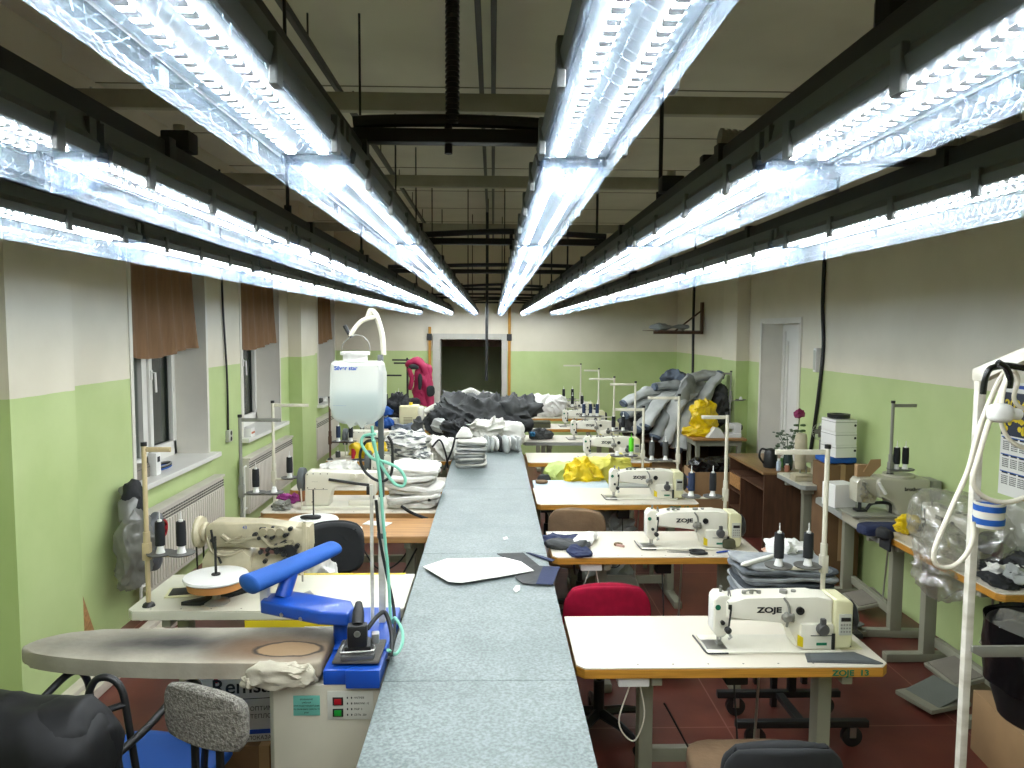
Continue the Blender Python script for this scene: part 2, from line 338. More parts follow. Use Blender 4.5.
# ================================================================ ROOM
b = MB(); b.box(XL - .4, Y0 - .2, -.1, XR + .6, Y1 + 3.2, 0); struct('floor', b, FLOOR)
b = MB(); b.box(XL - .4, Y0 - .2, ZC, XR + .6, Y1 + 3.2, ZC + .15); struct('ceiling', b, CEIL)
b = MB()
for y in (-1.9, -.7, .5, 1.7, 2.9, 4.9, 6.1, 7.3, 8.5, 9.7, 10.9): b.box(XL, y - .006, ZC - .004, XR, y + .006, ZC + .01)
struct('ceiling_seams', b, mat('seam_grey', '#6f6c60', .9))
WIN = [(5.25, 6.6), (7.51, 8.84), (10.77, 11.9)]; SILL, HEAD, RX = .93, 2.95, XL - .27
b = MB(); ys = [Y0] + [v for w_ in WIN for v in w_] + [Y1 + .25]
for i in range(0, len(ys), 2): b.box(XL - .4, ys[i], 0, XL, ys[i + 1], ZC)
for y0, y1 in WIN: b.box(XL - .4, y0, 0, XL, y1, SILL); b.box(XL - .4, y0, HEAD, XL, y1, ZC)
for y0, y1 in ((3.68, 4.25), (9.24, 9.95)): b.box(XL - .01, y0, 0, XL + .16, y1, ZC)
b.box(XL - .01, -1.2, 0, XL + .16, 3.62, ZC) if False else None
struct('wall_left', b, WALL)
# doorway in the right wall
DY0, DY1, DZ = 7.17, 8.17, 2.13
b = MB(); b.box(XR, Y0, 0, XR + .5, DY0, ZC); b.box(XR, DY1, 0, XR + .5, Y1 + .25, ZC); b.box(XR, DY0, DZ, XR + .5, DY1, ZC)
b.box(XR - .15, 8.59, 0, XR + .01, 9.12, ZC); struct('wall_right', b, WALL)
b = MB(); b.box(XR + .005, DY0 - .005, 0, XR + .45, DY0 + .006, DZ); b.box(XR + .002, DY1 - .006, 0, XR + .45, DY1 + .006, DZ); b.box(XR + .002, DY0, DZ - .008, XR + .45, DY1, DZ + .004)
b.box(XR - .012, DY0 - .05, 0, XR + .004, DY0, DZ + .05); b.box(XR - .012, DY1, 0, XR + .004, DY1 + .05, DZ + .05); b.box(XR - .012, DY0, DZ, XR + .004, DY1, DZ + .05)
struct('trim_1', b, TRIM)
b = MB(); b.box(XR + .24, DY0, 0, XR + .30, DY1, DZ - .01)
d = struct('door_1', b, PVC)
b = MB(); b.box(XR + .222, DY0, 0, XR + .24, DY0 + .07, DZ - .01); b.box(XR + .222, DY1 - .07, 0, XR + .24, DY1, DZ - .01); b.box(XR + .222, DY0 + .07, DZ - .09, XR + .24, DY1 - .07, DZ - .01)
b.box(XR + .225, DY0 + .12, .15, XR + .238, DY1 - .12, .2, .003); b.box(XR + .2, DY0 + .12, .15, XR + .238, DY0 + .15, DZ - .2)
b.box(XR + .225, DY1 - .15, .15, XR + .238, DY1 - .12, DZ - .2); o = b.build('door_frame', PVC, d, 0)
b = MB(); b.cyl((XR + .2, DY0 + .1, 1.02), (XR + .24, DY0 + .1, 1.02), .014); b.cyl((XR + .2, DY0 + .1, 1.02), (XR + .2, DY0 + .22, 1.02), .009); b.build('door_handle', STEEL, d)
# far wall with dark opening
BX0, BX1, BZ = -.867, .167, 1.90
b = MB(); b.box(XL - .4, Y1, 0, BX0, Y1 + .25, ZC); b.box(BX1, Y1, 0, XR + .5, Y1 + .25, ZC); b.box(BX0, Y1, BZ, BX1, Y1 + .25, ZC); struct('wall_far', b, WALL)
b = MB(); b.box(BX0 - .10, Y1 - .02, 0, BX0 + .02, Y1 + .27, BZ + .07); b.box(BX1 - .02, Y1 - .02, 0, BX1 + .07, Y1 + .27, BZ + .07); b.box(BX0 + .02, Y1 - .02, BZ - .02, BX1 - .02, Y1 + .27, BZ + .07)
struct('trim_2', b, mat('door_trim_grey', '#b9b7ae', .5, var=.05))
b = MB(); b.box(XL - .4, Y0 - .2, 0, XR + .5, Y0, ZC); struct('wall_near', b, WALL)
b = MB(); b.box(XL, Y1 + 3, 0, XR, Y1 + 3.15, ZC); b.box(XL - .1, Y1 + .25, 0, XL, Y1 + 3.1, ZC); b.box(XR, Y1 + .25, 0, XR + .1, Y1 + 3.1, ZC); struct('wall_beyond', b, WALL)
for x in (BX0 - .15, BX1 + .10):
    b = MB(); b.box(x - .02, Y1 - .035, .0, x + .025, Y1 - .003, 2.08 if x < 0 else 2.6, .004); o = b.build('wooden_strip', mat('ochre_wood', '#b5832a', .6), None)
    tag(o, 'upright ochre wooden strip at the %s of the dark doorway' % ('left' if x < 0 else 'right'), 'strip')
    b = MB(); b.box(x - .04, Y1 - .06, 1.86, x + .04, Y1 - .036, 1.97, .004); o2 = b.build('bracket', DARK, o)
    o2.location = (0, 0, 0)
# windows
for i, (y0, y1) in enumerate(WIN):
    b = MB(); e = .004
    b.box(RX - .06, y0 - .002, SILL, XL + .006, y0 + .012, HEAD); b.box(RX - .06, y1 - .012, SILL, XL + .006, y1 + .002, HEAD); b.box(RX - .06, y0, HEAD - .012, XL + .006, y1, HEAD)
    b.box(XL, y0 - .03, SILL, XL + .008, y0 + .012, HEAD + .03); b.box(XL, y1 - .012, SILL, XL + .008, y1 + .03, HEAD + .03)
    struct('trim_%d' % (i + 3), b, TRIM)
    b = MB(); b.box(RX - .02, y0 - .08, SILL - .035, XL + .09, y1 + .08, SILL + .005, .006); struct('window_sill', b, PVC)
    ym = y0 + (.76, .72, .6)[i]; b = MB(); X0, X1 = RX - .07, RX
    for a, c in ((y0, y0 + .06), (y1 - .06, y1), (ym - .04, ym + .04)): b.box(X0, a, SILL, X1, c, HEAD)
    b.box(X0, y0, SILL, X1, y1, SILL + .07); b.box(X0, y0, HEAD - .07, X1, y1, HEAD)
    wd = struct('window_%d' % (i + 1), b, PVC)
    b = MB()
    for a, c in ((ym + .045, y1 - .065),):
        for q in ((a, a + .055), (c - .055, c)): b.box(X1 - .02, q[0], SILL + .075, X1 + .02, q[1], HEAD - .075, .004)
        b.box(X1 - .02, a, SILL + .075, X1 + .02, c, SILL + .135, .004); b.box(X1 - .02, a, HEAD - .135, X1 + .02, c, HEAD - .075, .004)
    b.build('window_frame', PVC, wd)
    b = MB(); b.box(X1 + .02, ym + .06, 1.62, X1 + .03, ym + .09, 1.70, .003); b.tube([(X1 + .03, ym + .075, 1.68), (X1 + .055, ym + .075, 1.68), (X1 + .06, ym + .075, 1.52)], .009); b.build('window_handle', WHITE, wd)
    b = MB(); b.box(X0 + .03, y0 + .05, SILL + .06, X0 + .036, ym - .03, HEAD - .06); b.box(X0 + .03, ym + .03, SILL + .06, X0 + .036, y1 - .05, HEAD - .06); b.build('window_pane', GLASS, wd)
    b = MB(); n = 60; yc0, yc1 = y0 + .02, (y1 - .2, y1 - .1, y1 - .12)[i]
    def cf(u, v, y0=yc0, y1=yc1, i=i):
        z = 1.84 + (2.92 - 1.84) * v; fl = .02 + .1 * (1 - v) ** 2; y = y0 + (y1 + fl - y0) * u
        z -= 0 if v > 0 else .03 * math.sin(u * 5)
        return V(XL - .04 + .016 * math.sin(u * 34 + .8 * math.sin(v * 3)) + .012 * math.sin(u * 13), y, z)
    b.sheet(cf, n, 14, .003); o = b.build('curtain', CURT); tag(o, 'brown cloth half curtain over the %s window on the left wall' % ('nearest', 'middle', 'farthest')[i], 'curtain', 'brown half curtains')
    b = MB(); b.cyl((XL - .04, y0 + .012, 2.90), (XL - .04, y1 - .012, 2.90), .012); b.build('curtain_rod', WHITE, o)
# spiky plant outside the first window
pt = thing('spiky_plant', 'spiky leaved plant seen through the pane of the nearest window', 'plant', (XL - .62, 5.85, .0))
b = MB(); b.tube([(0, 0, 0), (.02, .02, .7), (0, 0, 1.42)], .025); b.build('stem', DKWOOD, pt)
b = MB(); random.seed(4)
for k in range(46):
    a = random.uniform(0, 2 * PI); e = random.uniform(-.5, 1.3); L_ = random.uniform(.3, .45); d_ = V(math.cos(a) * math.cos(e) * .45, math.sin(a) * math.cos(e), math.sin(e))
    zc = random.uniform(1.28, 1.45); b.tube([V(0, 0, zc), V(0, 0, zc) + d_ * L_ * .6, V(0, 0, zc - .06) + d_ * L_], [.012, .011, .001], 4, flat=.3)
b.build('foliage', mat('grey_leaf', '#8a9a80', .5), pt)
b = MB(); b.lathe([(.12, 0), (.15, .28), (.14, .28), (.1, .25)], n=18); b.build('pot', CARDD, pt)
b = MB(); b.box(XL - .9, 4.9, -.1, XL - .4, 12.1, 0); struct('terrain', b, mat('outside_ground', '#3a3c38'))
# radiators
for i, (y0, y1, z0, z1) in enumerate(((5.17, 6.62, .18, .74), (7.32, 8.9, .20, .76), (10.15, 11.6, .22, .78))):
    r = thing('radiator', 'white ribbed panel radiator under the %s window' % ('nearest', 'middle', 'farthest')[i], 'radiator', (XL + .09, y0, z0), 0, 'wall radiators')
    h = z1 - z0; L_ = y1 - y0; b = MB(); b.box(-.045, 0, 0, .03, L_, h - .02, .006)
    n = int(L_ / .045)
    for k in range(n): y = (k + .5) * L_ / n; b.box(.028, y - .013, .03, .042, y + .013, h - .11, .005)
    b.build('panel', RADI, r)
    b = MB()
    for k in range(n): y = (k + .5) * L_ / n; [b.box(.03, y - .016, h - .10 + q * .022, .036, y + .016, h - .10 + q * .022 + .012) for q in range(3)]
    b.build('grille', RADG, r)
    b = MB(); b.box(-.05, -.004, h - .02, .045, L_ + .004, h, .004); b.build('top_cover', RADI, r)
    b = MB(); b.tube([(0, -.002, .06), (0, -.08, .06), (0, -.08, -z0 + .01)], .011); b.tube([(0, -.002, h - .08), (0, -.06, h - .08), (0, -.06, .2), (0, -.08, .02)], .011); b.build('pipe', PVC, r)
# heating pipes along the left wall
for x, z, nm in ((XL + .235, .05, 'inner'), (XL + .33, .05, 'outer')):
    b = MB(); b.box(x - .035, 1.0, z - .048, x + .035, 10.0, z + .02, .012); o = b.build('floor_pipe', mat('pipe_white', '#d8cfc0', .45, var=.15)); tag(o, '%s long cream pipe casing on the floor by the left wall' % nm, 'pipe', 'floor pipes')
# wooden wedge, outlet, cables on the wall
b = MB(); b.prism([(0, 0), (.36, 0), (0, .62)], 0, .03, 'x', .003); o = b.build('plywood_offcut', WOOD); o.location = (XL + .02, 4.27, .0); o.rotation_euler = (0, math.radians(6), 0); tag(o, 'triangular plywood offcut leaning on the left wall by the pipes', 'board')
def cable(name, pts, r, m, label, cat, n=8, g=None, k=6):
    b = MB(); b.tube(bez(pts, k), r, n); o = b.build(name, m, None, 60); return tag(o, label, cat, g)
cable('wall_cable', [(XL + .012, 7.0, 3.5), (XL + .012, 7.0, 2.4), (XL + .02, 7.05, 1.6), (XL + .012, 7.07, 1.06)], .010, DARK, 'black cable down the left wall to the double socket', 'cable')
t = thing('wall_socket', 'grey double socket low on the green wall between the windows', 'socket', (XL, 7.07, 1.02)); b = MB(); b.box(0, -.045, -.055, .04, .045, .055, .006); b.build('body', SCREEN, t)
b = MB(); b.lathe([(.02, .040), (.02, .043), (.001, .043)], (0, 0, .028), 'x', 16); b.lathe([(.02, .040), (.02, .043), (.001, .043)], (0, 0, -.028), 'x', 16); b.build('outlet', DARK, t)
cable('wall_cable', [(XR - .012, 6.66, 2.9), (XR - .02, 6.65, 2.3), (XR - .012, 6.62, 1.9), (XR - .02, 6.66, 1.5), (XR - .012, 6.75, 1.15), (XR - .02, 6.8, .9)], .017, BLACK, 'thick black cable hanging down the right wall beside the stacked white boxes', 'cable')
t = thing('junction_box', 'small white junction box on the black cable of the right wall', 'junction box', (XR, 6.72, 1.78)); b = MB(); b.box(-.045, -.03, -.11, -.001, .03, .11, .006); b.build('case', WHITE, t); b = MB(); b.box(-.05, -.02, -.09, -.045, .02, .09, .002); b.build('lid', SCREEN, t)
cable('wall_cable', [(XR - .012, 10.95, 3.4), (XR - .02, 10.97, 2.4), (XR - .012, 10.95, 1.3)], .02, DARK, 'dark cable beside the corner bracket shelf at the far right', 'cable')
# ceiling profiles and wall brackets
for i, y in enumerate((4.27, 6.49, 9.41)):
    t = thing('ceiling_beam', '%s grey metal profile running across under the ceiling' % ('nearest', 'middle', 'farthest')[i], 'beam', (0, y, 3.31), 0, 'ceiling profiles')
    b = MB(); b.box(XL + .02, -.03, -.05, XR - .02, .03, .05, .004); b.build('profile', BEAM, t)
    b = MB()
    for s in (XL, XR): q = 1 if s < 0 else -1; b.box(s, -.045, -.07, s + q * .012, .045, .07); b.box(s, -.045, -.085, s + q * .36, .045, -.052, .003)
    b.build('bracket', BEAM, t)
    b = MB()
    for s in (XL, XR):
        q = 1 if s < 0 else -1
        for u in (.2, .3): b.cyl((s + q * u, 0, -.11), (s + q * u, 0, .065), .008, n=8); b.cyl((s + q * u, 0, -.105), (s + q * u, 0, -.088), .017, n=6)
    b.build('bolts', STEEL, t)
for x, nm in ((-.92, 'left of the middle lamps'), (-.07, 'along the middle'), (.0, 'doubled beside the middle one')):
    b = MB(); b.box(x - .014, -2.6, ZC - .16, x + .014, 11.6, ZC - .12, .004)
    for y in [q * 1.2 - 2.2 for q in range(12)]: b.box(x - .004, y, ZC - .13, x + .004, y + .01, ZC)
    o = b.build('cable_duct', RAIL); tag(o, 'long thin dark cable duct under the ceiling, %s' % nm, 'cable duct')
cable('ceiling_pipe', [(-.07, 9.0, ZC), (-.07, 9.0, 2.6), (-.075, 9.0, 1.42)], .018, DARK, 'dark drop pipe hanging in front of the far doorway', 'pipe')
b = MB(); random.seed(2)
b.tube([(-.082, 1.52, 2.458), (-.082, 1.52, 3.6)], .012, 14)
for k in range(108): z = 2.465 + k * .0104; b.tube([(-.082, 1.52, z), (-.082, 1.52, z + .005)], .0145, 12)
o = b.build('corrugated_conduit', DARK); tag(o, 'black corrugated conduit dropping from the ceiling between the two middle lamp rows', 'conduit')
# corner shelf bracket
t = thing('bracket_shelf', 'small brown bracket shelf high in the far right corner', 'shelf', (XR, 10.45, 2.02)); rz = Matrix.Rotation(0, 4, 'Z')
b = MB(); b.box(-.06, -.03, 0, -.02, .03, .42, .003); b.box(-.72, -.03, -.03, -.02, .03, .01, .003); b.tube([(-.05, 0, .30), (-.42, 0, .01)], .012, 8); b.build('bracket', DKWOOD, t)
b = MB(); b.box(-.85, -.16, .011, -.1, .16, .022, .003); b.build('shelf_board', DKWOOD, t)
b = MB(); b.soft((-.5, 0, .072), (.28, .14, .03), amp=.05, seed=3); o = b.build('rag_bundle', GREYF); o.location = (XR, 10.45, 2.02); tag(o, 'grey rag bundle lying on the corner wall shelf', 'rag')
# ================================================================ LAMP ROWS
ROWS = [(-1.14, 'outermost left row'), (-.665, 'second row from the left wall'), (-.28, 'row left of the middle'), (.127, 'row right of the middle'), (.48, 'second row from the right wall'), (.94, 'outermost right row')]
PH = 1.16; LZ = 2.295
lum = thing('tube_lamp', 'x', 'lamp', (0, 0, LZ)); G = 'clear tube lamps in six rows'
b = MB()
prof = [(-.056, .018), (-.060, .036), (-.046, .052), (-.040, .082), (.040, .082), (.046, .052), (.060, .036), (.056, .018), (.050, .018), (.050, .030), (-.050, .030), (-.050, .018)]
b.prism(prof, .02, PH - .02, 'y')
for s in (-1, 1):
    for y in (.14, .43, .73, 1.02): b.box(s * .0535, y, .000, s * .063, y + .022, .052, .002)
for y in (.012, PH - .03): b.box(-.05, y, .03, .05, y + .02, .075)
b.build('housing', HOUS, lum, 0)
b = MB(); n = 18; rings = []
for y in [.018, .02] + [.03 + k * (PH - .06) / 8 for k in range(9)] + [PH - .02, PH - .018]:
    k = .86 if y in (.018, PH - .018) else 1.0
    rings.append([b.bm.verts.new((k * .053 * math.cos(PI + PI * q / n), y, .02 + k * .062 * math.sin(PI + PI * q / n))) for q in range(n + 1)])
for i in range(len(rings) - 1):
    for q in range(n): b.bm.faces.new((rings[i][q], rings[i][q + 1], rings[i + 1][q + 1], rings[i + 1][q]))
for r_ in (rings[0], rings[-1]): b.bm.faces.new(r_)
b.build('cover', COVER, lum, 60)
b = MB(); b.box(-.047, .04, .020, .047, PH - .04, .029); b.build('reflector', mat('reflector_grey', '#5c6670', .5), lum, 0)
for s in (-1, 1):
    b = MB(); x = s * .024
    b.bm.faces.new([b.bm.verts.new(p) for p in ((x - .006, .05, .0165), (x + .006, .05, .0165), (x + .006, PH - .05, .0165), (x - .006, PH - .05, .0165))])
    for q in (-1, 1): b.bm.faces.new([b.bm.verts.new(p) for p in ((x + q * .006, .05, .0165), (x + q * .006, PH - .05, .0165), (x + q * .006, PH - .05, .0198), (x + q * .006, .05, .0198))])
    b.build('led_strip', LEDM, lum, 0)
for y in (.0, PH - .018):
    b = MB(); b.tube([(0, y, .016), (0, y + .018, .016)], .054, 28); b.build('end_cap', CAPM, lum, 60)
first = True
for x, nm in ROWS:
    for k in range(11):
        y = -1.12 + k * PH; lb = 'clear tube lamp, %s along the %s' % (ORD[k] if k else 'nearest', nm)
        if first: lum.location = (x, y, LZ); lum['label'] = lb; lum['group'] = G; first = False
        else: dup(lum, (x, y, LZ), label=lb, group=G)
    b = MB(); b.box(x - .021, -1.12, LZ + .084, x + .021, 11.6, LZ + .122, .003)
    for k in range(11): b.box(x - .03, -1.12 + k * PH + .3, LZ + .084, x + .03, -1.12 + k * PH + .33, LZ + .128)
    o = b.build('lamp_rail', RAIL); tag(o, 'long dark carrier rail above the lamps of the %s' % nm, 'rail', 'lamp rails')
for x, ysr in ((-.665, (.62, 2.45, 3.8, 5.15, 6.5, 8.2, 9.8)), (.48, (.9, 2.15, 3.45, 4.8, 6.1, 7.6, 9.2)), (-.28, (8.4, 10.2)), (.127, (8.2, 10.4))):
    for k, y in enumerate(ysr):
        b = MB(); r_ = .013 if (k == 0 and abs(x) > .4) else .006
        b.cyl((x, y, LZ + .12), (x, y, ZC), r_, n=8); b.cyl((x, y, LZ + .12), (x, y, LZ + .15), r_ * 2, n=8)
        o = b.build('hanger_rod', BLACK); tag(o, '%s ceiling hanger rod of the %s' % (ORD[k], dict((a, c) for a, c in ROWS)[x]), 'rod', 'lamp hanger rods')
for k, (y, xs) in enumerate(((1.52, (-.30, .12)), (3.3, (-.36, .52)), (5.0, (-.72, .97)), (7.2, (-.33, .5)), (9.2, (-1.17, .97)), (10.8, (-.35, .6)))):
    b = MB(); b.box(xs[0], y - .016, LZ + .124, xs[1], y + .016, LZ + .152, .004)
    pts = [(xs[0] + .02, y, LZ + .165)] + [(xs[0] + (xs[1] - xs[0]) * q / 6, y + .004, LZ + .168 + (.016 if k else .004) * math.sin(PI * q / 6) ** 2) for q in range(1, 6)] + [(xs[1] - .02, y, LZ + .165)]
    b.tube(bez(pts, 6), .013, 8)
    xm = (xs[0] + xs[1]) / 2; b.cyl((xm, y, LZ + .105), (xm, y, LZ + .17), .008, n=8)
    o = b.build('cross_bar', BLACK); tag(o, '%s dark cross bar with cable joining the lamp rows' % ORD[k], 'bar', 'lamp cross bars')
b = MB(); pts = bez([(.5, 1.66, 2.475), (.62, 1.66, 2.465), (.82, 1.66, 2.455), (.97, 1.66, 2.475), (1.08, 1.65, 2.462), (1.4, 1.64, 2.49)], 8); b.tube(pts, .018, 10)
for i in range(0, len(pts) - 1): b.tube([pts[i], pts[i].lerp(pts[i + 1], .4)], .021, 10)
o = b.build('flexible_conduit', GREYP); tag(o, 'grey flexible conduit between the two right lamp rows', 'conduit')
b = MB(); b.box(.46, 1.645, 2.4175, .98, 1.675, 2.435, .003); o = b.build('cross_bar', BLACK); tag(o, 'short black cross bar under the grey flexible conduit', 'bar')
for x, y, nm in ((-.60, 1.62, 'left'), (.60, 2.02, 'right')):
    t = thing('switch_box', 'small black connector box on top of the %s inner lamp rail' % nm, 'connector', (-.665 if x < 0 else .48, y, LZ + .136))
    b = MB(); b.box(-.03, -.025, -.012, .03, .025, .03, .004); b.build('case', BLACK, t); b = MB(); b.cyl((0, 0, .03), (0, 0, .045), .012); b.build('knob', STEEL, t)
# ================================================================ FURNITURE BUILDERS
def leg_frame(x, D, H_, m, parent, hx=.03):
    """T leg: foot along y, column, upper rail"""
    b = MB(); b.box(x - hx, -.02, .0, x + hx, D + .0, .055, .012); b.box(x - .028, D * .42, .05, x + .028, D * .42 + .075, H_ - .06, .004); b.box(x - .02, .03, H_ - .085, x + .02, D - .03, H_ - .045, .003)
    return b.build('leg', m, parent)
def sewing_table(label, loc, rz=0, W=1.195, D=.51, H_=.78, top=LAMI, edge=EDGE, frame=FRAME, txt=None, drawer=True, pedal=True, bar=.10, group='sewing machine tables', feet=True, legx=(.31, 1.045)):
    t = thing('sewing_table', label, 'table', loc, rz, group); rc = .03
    def outline(e):
        return [(rc - e, -e), (W - rc + e, -e), (W + e, rc - e), (W + e, D + e), (-e, D + e), (-e, rc - e)]
    b = MB(); b.prism([(rc, 0), (W - rc, 0), (W, rc), (W, D), (0, D), (0, rc)], H_ - .005, H_, 'z', .001); b.build('laminate_top', top, t, 0)
    b = MB(); b.prism(outline(.001), H_ - .042, H_ - .0052, 'z', .004); b.build('tabletop_edge', edge, t, 0)
    lx = [W * q / 1.195 for q in legx]
    for x in lx: leg_frame(x, D, H_, frame, t)
    b = MB(); b.box(lx[0] + .031, D * .55, bar, lx[1] - .031, D * .55 + .035, bar + .06, .004); b.build('crossbar', frame, t)
    if pedal:
        b = MB(); mx = (lx[0] + lx[1]) / 2 + .0; R_ = Matrix.Rotation(math.radians(14), 3, 'X'); b.box(mx - .17, .10, .09, mx + .12, .33, .115, .006, rot=R_); b.build('pedal', mat('pedal_grey', '#8b8a78', .6), t)
        b = MB(); b.box(mx - .155, .115, .112, mx + .105, .315, .122, .003, rot=R_); b.build('pedal_mat', mat('pedal_mat', '#7c776a', .9, bump=.4, bscale=120), t)
        b = MB(); b.tube([(mx + .10, .28, .12), (mx + .13, .3, H_ - .05)], .006, 6); b.build('pedal_rod', STEEL, t)
    if drawer:
        b = MB(); b.box(lx[0] - .15, .02, H_ - .085, lx[0] - .03, .22, H_ - .044, .006); b.build('drawer', WHITE, t)
        b = MB(); b.tube(bez([(lx[0] - .1, .05, H_ - .09), (lx[0] - .14, .05, H_ - .24), (lx[0] - .08, .06, H_ - .32), (lx[0] - .04, .06, H_ - .22), (lx[0] - .06, .06, H_ - .09)], 6), .003, 6); b.build('cord_loop', WHITEH, t)
        b = MB(); b.box(lx[1] - .42, D * .35, H_ - .16, lx[1] - .33, D * .35 + .09, H_ - .045, .008); b.build('control_box', DARK, t)
        b = MB(); b.tube(bez([(lx[1] - .38, D * .4, H_ - .155), (lx[1] - .40, .1, .33), (lx[0] + .22, .1, .30), (lx[0] + .05, .12, H_ - .2)], 8), .004, 6); b.build('cable', DARK, t)
    b = MB()
    for k in range(8): x = .10 + k * .135; b.lathe([(.004, H_ - .0002), (.004, H_ + .0006), (.001, H_ + .0006)], (x, .03, 0), n=8)
    b.build('screw_dots', mat('dot_grey', '#77746a'), t)
    if txt: text('logo', txt + '  13' if W > 1.19 else txt, .030, GINK, t, (W - .225, -.0025, H_ - .034), bold=.001, wide=1.25)
    return t
def z_machine(label, loc, rz=0, group='white lockstitch sewing machines', dark=True, logo='ZOJE'):
    """industrial lockstitch machine, needle at the left seen from -y"""
    t = thing('sewing_machine', label, 'sewing machine', loc, rz, group)
    b = MB(); b.box(-.035, -.085, 0.001, .50, .085, .009, .003); b.build('bed_plate', CREAM, t)
    b = MB(); b.box(-.034, -.06, .0095, .05, .03, .0115, .001); b.build('needle_plate', STEEL, t)
    b = MB(); b.tube(bez([(.045, -.088, .006), (-.02, -.09, .006), (-.04, -.075, .006), (-.045, .02, .006), (-.05, .08, .008)], 4), .0035, 6); b.build('bed_edge', DARK, t)
    # arm and column in one casting
    b = MB(); arm = [(.045, .125), (.27, .128), (.295, .118), (.315, .085), (.325, .011), (.47, .011), (.47, .212), (.40, .218), (.12, .214), (.045, .206)]
    b.prism(arm, -.058, .052, 'y', .014, 3); b.build('arm', CREAM, t)
    b = MB(); b.box(.335, -.074, .011, .469, .06, .115, .012); b.build('column_cover', CREAM, t)
    b = MB(); b.prism([(.0, .07), (.012, .052), (.04, .05), (.062, .075), (.064, .21), (.045, .222), (.015, .222), (0, .205)], -.045, .042, 'y', .008, 3); b.build('head', CREAM, t)
    b = MB(); b.box(-.004, -.03, .075, .001, .03, .20, .004); fp = b.build('face_plate', WHITE, t)
    b = MB(); b.lathe([(.011, -.047), (.011, -.050), (.002, -.050)], (.012, 0, .175), 'y', 16); b.build('badge', GINK, t)
    b = MB(); b.tube([(.028, -.0, .055), (.028, 0, .018)], .005, 8); b.tube([(.04, 0, .07), (.04, 0, .02)], .004, 8); b.build('needle_bar', STEEL, t)
    b = MB(); b.box(.018, -.03, .013, .044, .008, .018, .002); b.build('presser_foot', STEEL, t)
    b = MB(); b.lathe([(.013, -.046), (.013, -.062), (.006, -.068), (.002, -.068)], (.052, 0, .085), 'y', 14); b.lathe([(.008, -.046), (.009, -.058), (.002, -.058)], (.03, 0, .115), 'y', 12); b.tube([(.056, -.052, .10), (.06, -.06, .17), (.05, -.05, .20)], .004, 6); b.box(.05, -.062, .17, .064, -.046, .19, .003); b.build('tension_unit', DARK, t)
    b = MB(); b.tube([(.052, -.05, .08), (.062, -.066, .06), (.05, -.066, .055)], .006, 8); b.build('thread_guide', STEEL, t)
    b = MB(); b.tube([(.035, -.0, .215), (.036, 0, .245)], .006, 8); b.tube(bez([(.06, -.02, .21), (.062, -.02, .24), (.07, -.02, .21)], 5), .003, 6)
    for x in (.13, .16, .19): b.cyl((x, 0, .21), (x, 0, .226), .009, n=12)
    b.tube(bez([(.12, -.01, .225), (.15, -.02, .235), (.18, -.0, .225)], 5), .004, 6); b.cyl((.29, 0, .212), (.29, 0, .228), .016, n=14); b.cyl((.335, .01, .212), (.335, .01, .224), .010, n=14); b.build('top_fittings', GREYP, t)
    b = MB(); b.prism([(.4702, .013), (.535, .013), (.545, .03), (.545, .195), (.53, .21), (.4702, .214)], -.07, .06, 'y', .010, 3); b.build('motor_cover', YELLOWED, t)
    b = MB(); b.box(.487, -.077, .07, .537, -.068, .155, .003); pn = b.build('control_panel', SCREEN, t)
    b = MB(); b.box(.493, -.079, .127, .531, -.0765, .143, .001); b.build('display', DARK, pn)
    b = MB()
    for i in range(4):
        for j in range(3): b.box(.492 + i * .011, -.0785, .082 + j * .014, .499 + i * .011, -.0765, .089 + j * .014, .001)
    b.build('buttons', GREYP, pn)
    b = MB(); b.lathe([(.03, .546), (.062, .549), (.064, .566), (.052, .575), (.01, .575)], (0, -.005, .125), 'x', 26); b.build('hand_wheel', DARK, t)
    b = MB(); b.lathe([(.024, -.075), (.024, -.092), (.018, -.098), (.002, -.098)], (.418, 0, .098), 'y', 22); b.box(.408, -.094, .10, .428, -.076, .142, .004); b.build('stitch_dial', mat('dial_grey', '#4a4a4a', .5), t)
    b = MB(); b.lathe([(.016, -.058), (.016, -.066), (.009, -.066), (.009, -.060)], (.335, 0, .165), 'y', 20); b.build('dial_ring', DARK, t)
    b = MB(); b.box(.375, -.0765, .068, .468, -.0735, .0705); b.box(.458, -.078, .013, .4715, -.0735, .078, .002); b.build('groove', DARK, t)
    b = MB(); b.box(.398, -.0765, .030, .440, -.0745, .041, .001); b.build('name_plate', GINK, t)
    if dark:
        b = MB(); b.soft((.285, -.072, .142), (.022, .013, .018), amp=.012, freq=40, seed=1, sub=3); b.tube(bez([(.27, -.055, .215), (.286, -.064, .19), (.29, -.068, .15), (.283, -.06, .10)], 5), .005, 6); b.build('knee_lever_cloth', GREYP, t)
        b = MB(); b.prism([(.322, .03), (.345, .022), (.345, .062), (.322, .075)], -.0755, -.0742, 'y'); b.build('warning_label', YTAPE, t)
    text('logo', logo, .030, INK if dark else DARK, t, (.165, -.0595, .158), bold=.0012, wide=1.45)
    return t
def spool(nm, m, label, loc, group='thread spools', h=.11, r=.021):
    t = thing('thread_spool', label, 'thread spool', loc, 0, group)
    b = MB(); b.lathe([(r, 0), (r * 1.04, h * .5), (r * .96, h)], n=18); b.build('thread', m, t)
    b = MB(); b.lathe([(r * .55, -.001), (r * .6, 0), (r * .45, h), (r * .45, h + .008), (.004, h + .008)], n=12); b.lathe([(.003, h + .008), (.002, h + .045)], n=6); b.build('core', WHITE if m is not SPG else m, t)
    return t
